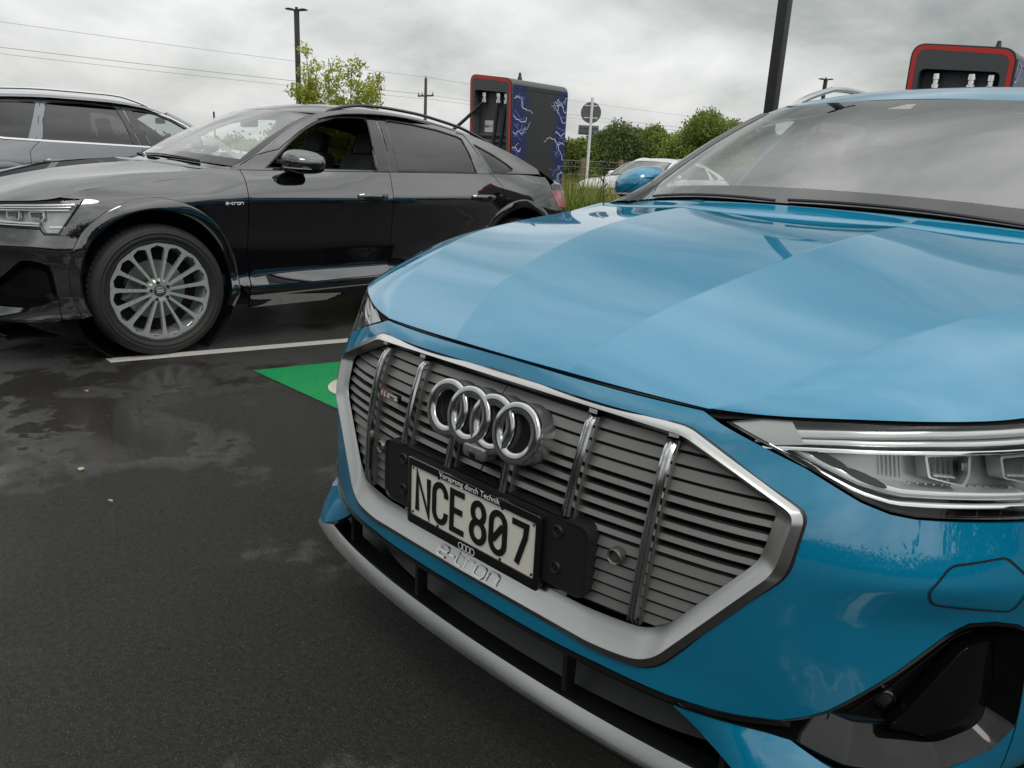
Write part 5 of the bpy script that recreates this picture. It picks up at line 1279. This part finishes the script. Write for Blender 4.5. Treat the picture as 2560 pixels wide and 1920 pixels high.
# ------------------------------------------------------------------ charging towers
pmat('tower_grey', (.085, .088, .092), .42, 0, var=.06); pmat('tower_red', (.62, .045, .035), .4); pmat('tower_recess', (.10, .10, .10), .55, 0, var=.05); pmat('cable_black', (.012, .012, .013), .45)
def print_mat():
    m, n, l = new_mat('tower_print'); b = n['Principled BSDF']; t = n.new('ShaderNodeTexCoord'); s = n.new('ShaderNodeSeparateXYZ'); l.new(t.outputs['Object'], s.inputs[0])
    nz = n.new('ShaderNodeTexNoise'); nz.inputs['Scale'].default_value = 4; nz.inputs['Detail'].default_value = 3; l.new(t.outputs['Object'], nz.inputs['Vector'])
    a = n.new('ShaderNodeMath'); a.operation = 'SUBTRACT'; l.new(s.outputs[1], a.inputs[0]); a.inputs[1].default_value = .5
    c = n.new('ShaderNodeMath'); c.operation = 'ABSOLUTE'; l.new(a.outputs[0], c.inputs[0])
    d = n.new('ShaderNodeMath'); d.operation = 'MULTIPLY_ADD'; l.new(nz.outputs['Fac'], d.inputs[0]); d.inputs[1].default_value = .22; l.new(c.outputs[0], d.inputs[2])
    r = n.new('ShaderNodeValToRGB'); l.new(d.outputs[0], r.inputs[0]); r.color_ramp.elements[0].position = .32; r.color_ramp.elements[0].color = (.030, .031, .034, 1); r.color_ramp.elements[1].position = .47; r.color_ramp.elements[1].color = (.008, .018, .105, 1)
    l.new(r.outputs[0], b.inputs['Base Color']); b.inputs['Roughness'].default_value = .35
print_mat(); pmat('bolt_white', (.55, .60, .80), .4); pmat('bolt_blue', (.16, .22, .55), .4)
def tower(x, y, label, seed):
    """local frame: right front edge at x=0, front face y=0 towards the cars"""
    w, d, h, tl = .724, 1.0, 2.21, .038
    t = empty('charging_tower', (x, y, 0), .03); rg_ = np.random.default_rng(seed)
    top = lambda xx: h+tl*(-(xx+w/2)/(w/2))
    ov = lambda z: -.07*(z/h)           # front leans forward towards the top
    def outline(ins, r):
        ins_b = .0
        return round_poly([(-w+ins, 0.0), (-w+ins, top(-w)-ins), (-ins, top(0)-ins), (-ins, 0.0)], [.001, r, r, .001], 7)
    A, B, C_ = outline(0, .11), outline(.012, .10), outline(.045, .07)
    def rows(L, yo): return [(p[0], ov(p[1])+yo, p[1]) for p in L]
    m = len(A)
    def band(L1, y1, L2, y2, name, mat, par):
        mb = MB(); v = rows(L1, y1)+rows(L2, y2); mb.add(v, [(i, i+1, m+i+1, m+i) for i in range(m-1)]); return mb.build(name, mat, par, sharp=40)
    shell = MB(); bk = [(p[0], d, p[1]) for p in A]; v = rows(A, 0)+bk; shell.add(v, [(m+i, m+i+1, i+1, i) for i in range(m-1)]); shell.add(bk, [tuple(range(m))])
    sh = shell.build('cabinet', 'tower_grey', t, sharp=40)
    band(A, 0, B, -.004, 'edge_bead', 'cable_black', t); band(B, -.004, C_, -.004, 'red_frame', 'tower_red', t)
    rec = round_poly([(-w+.080, .25), (-w+.080, h-.150), (-.085, h-.195), (-.085, .25)], [.02, .05, .05, .02], 5)
    # face plate with recess
    def face(a, b): return np.stack([np.asarray(a), -.003-.07*np.asarray(b)/h, np.asarray(b)], -1)
    panel('face_plate', face, [tuple(p) for p in C_], 'tower_grey', t, [rec], .12, .10, flip=False)
    panel('recess_panel', (lambda a, b: face(a, b)+np.array([0, .11, 0])), rec, 'tower_recess', t, (), .2, 0, flip=False)
    for k in range(17):
        z = 1.52-k*.074; mb = MB(); mb.tube([(-w+.085, .105-.07*z/h, z), (-.09, .105-.07*z/h, z)], .026, 8); mb.build('louvre', 'tower_recess', t)
    lb = MB().add([(-w+.17, .10-.07*1.62/h, 1.56), (-w+.32, .10-.07*1.62/h, 1.56), (-w+.32, .10-.07*1.62/h, 1.70), (-w+.17, .10-.07*1.62/h, 1.70)], [(0, 1, 2, 3)]).build('bay_label', 'sign_white', t, smooth=False)
    me = text_mesh('BBAY1', .05, .0002); o = link_obj('label_text', me, 'plate_ink', lb); o.location = (-w+.245, .097-.07*1.62/h, 1.63); o.rotation_euler = (R(90), 0, 0)
    for k, (cx_, ex, ez) in enumerate(((-w+.19, -1.05, 1.30), (-.285, -.40, .45), (-.150, -.30, .40))):
        gl = MB().lathe([(.024, 0), (.036, .01), (.036, .045), (.026, .05), (.026, .075), (.033, .08), (.033, .12)], 16, 'z'); gl.v = [(a+cx_, b+.01, c+h-.305-.012*k) for a, b, c in gl.v]; gl.build('cable_gland', 'chrome', t)
        st = Vector((cx_, .01, h-.27-.012*k)); en = Vector((ex, -.55 if k == 0 else -.02, ez)); pts = []
        for i in range(15):
            f = i/14; p = st.lerp(en, f); p.z -= (.10 if k == 0 else .0)*math.sin(math.pi*f)*.5; p.y += 0 if k == 0 else -.02*math.sin(math.pi*f); pts.append(p)
        MB().tube(pts, .021, 8).build('charge_cable', 'cable_black', t)
    # printed side with lightning, lid joint, aerial
    sp_ = MB().add([(.003, -.02, .06), (.003, d-.01, .06), (.003, d-.01, h-.10), (.003, -.05, h-.10)], [(0, 1, 2, 3)]).build('printed_side', 'tower_print', t, smooth=False)
    bw, bb = MB(), MB()
    def bolt(mb, y0, z0, dr, ln, wd, depth=0):
        p = [(y0, z0)]; a = R(rg_.uniform(-25, 25)); n_ = int(ln/.03)
        for i in range(n_):
            a = .6*a+R(rg_.normal()*38); p.append((p[-1][0]+dr*.03*math.cos(a), p[-1][1]+.03*math.sin(a)))
            if depth < 2 and rg_.random() < .22: bolt(bb if depth else mb, p[-1][0], p[-1][1], dr, ln*.45, wd*.6, depth+1)
        if len(p) < 2: return
        x_ = .006+.0008*depth+(0 if mb is bw else .002)
        ribbon(mb, p, wd, lambda q, z, hh: np.stack([np.full(len(q), x_), np.clip(q, -.03, d-.02), np.clip(z, .08, h-.125)], -1))
    for k in range(13):
        z = .2+k*.155; bolt(bw, -.02-.03*(z/h), z+rg_.normal()*.03, 1, rg_.uniform(.2, .38), .011); bolt(bw, d-.02, z+rg_.normal()*.03, -1, rg_.uniform(.2, .40), .011)
        bolt(bb, -.02, z+.07, 1, rg_.uniform(.15, .3), .009, 1); bolt(bb, d-.02, z+.06, -1, rg_.uniform(.15, .3), .009, 1)
    bw.build('lightning_print', 'bolt_white', sp_, smooth=False)['kind'] = 'stuff'; bb.build('lightning_print', 'bolt_blue', sp_, smooth=False)['kind'] = 'stuff'
    MB().box((.002, d/2, h-.145), (.006, d, .012)).build('lid_joint', 'cable_black', t, smooth=False)
    MB().lathe([(.0, .085), (.014, .08), (.022, .03), (.028, .02), (.03, -.04)], 16, 'z', (-.22, .30, h-.01)).build('roof_beacon', 'post_dark', t)
    tag(t, label, 'charger', 'charging towers'); return t
tower(-5.94, 6.13, 'tall charging tower with red edging and lightning printed on its side behind the black car', 3)
tower(-.617, 5.87, 'charging tower with red edging rising behind the roof of the blue car', 5)

# ------------------------------------------------------------------ posts, poles, signs, wires
def lamp_post(px, d, h, w, label, arms=True):
    x, y = polar(px, d); t = empty('lamp_post', (x, y, 0)); MB().bevbox((0, 0, h/2), (w, w, h), .012).build('pole', 'post_dark', t)
    if arms:
        for s in (-1, 1):
            hd = MB(); dx, dy = rt[0]*s, rt[1]*s; rows_ = []
            for f, hw, th in ((0, .03, .04), (.25, .06, .05), (.7, .08, .045), (1., .05, .015)):
                cx_, cy_, cz = dx*(.04+.27*f), dy*(.04+.27*f), h+.0+.03*f; rows_.append([(cx_-dy*hw, cy_+dx*hw, cz), (cx_-dy*hw, cy_+dx*hw, cz+th), (cx_+dy*hw, cy_-dx*hw, cz+th), (cx_+dy*hw, cy_-dx*hw, cz), (cx_-dy*hw, cy_+dx*hw, cz)])
            hd.grid(np.array(rows_)); hd.build('lamp_head', 'post_dark', t)
        MB().box((0, 0, h+.05), (.06, .06, .10)).build('photo_cell', 'post_dark', t)
    tag(t, label, 'lamp post', 'lamp posts in the car park'); return t
lamp_post(751, 24.5, 4.98, .115, 'black lamp post with two heads beside the yellow-green young tree')
lamp_post(1910, 12.2, 6.6, .15, 'thick black lamp post rising out of the picture beside the blue car windscreen')
lamp_post(2034, 37, 5.15, .13, 'distant black lamp post with two heads seen above the roof of the blue car')
lamp_post(541, 48, 3.05, .08, 'faint far lamp post just left of the black car roof', False)
x, y = polar(1470, 25); sg_ = empty('road_sign', (x, y, 0), YAW-R(8)); MB().tube([(0, 0, 0), (0, 0, 3.2)], .045, 12).build('sign_post', 'sign_white', sg_)
dk = MB().lathe([(0, .07), (.30, .07), (.31, .062), (.31, .085)], 40, 'y', (-.02, 0, 2.77)); dk.build('sign_disc', 'sign_back', sg_)
MB().bevbox((-.06, .075, 2.26), (.62, .012, .28), .004).build('sign_plate', 'sign_back', sg_)
for z in (2.62, 2.97, 2.19, 2.33): MB().box((-.03, .058, z), (.40 if z > 2.5 else .56, .02, .03)).build('sign_rail', 'sign_white' if z > 2.5 else 'sign_back', sg_, smooth=False)
for a, b in ((.17, 2.60), (.17, 2.19)): MB().box((a, .052, b), (.09, .004, .08)).build('sticker', 'sticker_green', sg_, smooth=False)
tag(sg_, 'back of a round grey road sign on a white post in front of the hedge', 'road sign')
for px, lab in ((1457, 'short timber fence post left of the white sign post'), (1552, 'short timber fence post behind the bonnet of the white car')):
    x, y = polar(px, 27); o = MB().tube([(0, 0, 0), (.02, 0, 1.45)], [.085, .08], 10).build('fence_post', 'timber', None); o.location = (x, y, 0); tag(o, lab, 'fence post', 'timber fence posts along the hedge')
x0, y0 = polar(1380, 27); x1, y1 = polar(1900, 27); fm = MB()
for z in (.3, .6, .9, 1.15, 1.35): fm.tube([(x0, y0, z), (x1, y1, z)], .006, 4)
for k in range(60):
    f = k/59; fm.tube([(x0+(x1-x0)*f, y0+(y1-y0)*f, .3), (x0+(x1-x0)*f, y0+(y1-y0)*f, 1.35)], .004, 3)
o = fm.build('wire_fence', 'wire', None); tag(o, 'thin wire mesh fence in front of the hedge', 'fence')
# yellow and red roadside signs seen through the blue car's glass
pmat('sign_yellow', (.72, .80, .03), .45); pmat('sign_red', (.42, .03, .04), .45)
def board(px, d, z, w, h, mat, lines, size, ink, label, post=True, name='notice_board'):
    x, y = polar(px, d); t = empty(name, (x, y, 0), R(20)); MB().bevbox((0, 0, z), (w, .03, h), .006).build('sign_face', mat, t)
    for i, s in enumerate(lines):
        me = text_mesh(s, size, .0005); o = link_obj('sign_text', me, ink, t); o.location = (0, -.0165, z+(len(lines)-1)*size*.55-i*size*1.1); o.rotation_euler = (R(90), 0, 0)
    if post: MB().tube([(0, .04, 0), (0, .04, z)], .025, 8).build('sign_post', 'post_dark', t)
    tag(t, label, 'sign'); return t
board(1995, 20, 1.88, .30, .42, 'sign_yellow', ['LOOK', 'FOR', 'PEDESTRIANS'], .045, 'plate_ink', 'small yellow pedestrian notice seen through the blue car windscreen')
board(2030, 22, 2.18, 1.3, .24, 'sign_red', ['Drive Thru'], .17, 'white_print', 'red drive-through sign above the yellow notice seen through the windscreen')
# power pole and lines
t = empty('power_pole', (-51.5, 42, 0)); MB().tube([(0, 0, 0), (0, 0, 7.4)], [.16, .11], 10).build('pole', 'concrete_pole', t); MB().box((0, 0, 6.05), (1.9, .12, .12)).build('cross_arm', 'concrete_pole', t)
for u in (-.9, -.45, .9, 0): MB().lathe([(.05, 0), (.07, .05), (.03, .12), (.05, .2)], 10, 'z', (u, 0, 6.1 if u else 7.38)).build('insulator', 'sign_back', t)
tag(t, 'far wooden power pole with a cross arm above the black car roof', 'power pole')
for k, (dx, z, lab) in enumerate(((0., 7.5, 'top power line sagging across the sky'), (-.9, 6.25, 'power line on the near end of the cross arm'), (-.45, 6.2, 'power line beside the near cross arm end'), (.9, 5.75, 'lowest power line across the sky'))):
    wm = MB(); pts = []
    for sp0, sp1 in ((-6, 42), (42, 95), (95, 150)):
        for i in range(13):
            f = i/12; pts.append((-53.2+1.7*min(1, max(0, (sp0+(sp1-sp0)*f+6)/48))+dx, sp0+(sp1-sp0)*f, z-.35*4*f*(1-f)*.6))
    wm.tube(pts, .011, 5); o = wm.build('power_line', 'wire', None); tag(o, lab, 'power line', 'overhead power lines')
# fallen leaves
pmat('leaf_litter', (.42, .33, .20), .6, 0, var=.3)
for k, (px, py, s, lab) in enumerate(((203, 1175, .022, 'pale fallen leaf on the wet asphalt below the black car wheel'), (217, 980, .010, 'tiny fallen leaf on the asphalt under the bumper of the black car'), (277, 1255, .011, 'small fallen leaf in the left foreground'))):
    p = at_z(px, py, 0); mb = MB(); mb.add([(-s, 0, .004), (-s*.3, -s*.5, .007), (s*.5, -s*.4, .004), (s, .1*s, .009), (s*.4, s*.45, .005), (-s*.4, s*.5, .008), (0, 0, .011)], [(0, 1, 6), (1, 2, 6), (2, 3, 6), (3, 4, 6), (4, 5, 6), (5, 0, 6)])
    o = mb.build('fallen_leaf', 'leaf_litter', None); o.location = (p[0], p[1], 0); o.rotation_euler = (0, 0, k*1.7); tag(o, lab, 'leaf', 'fallen leaves')
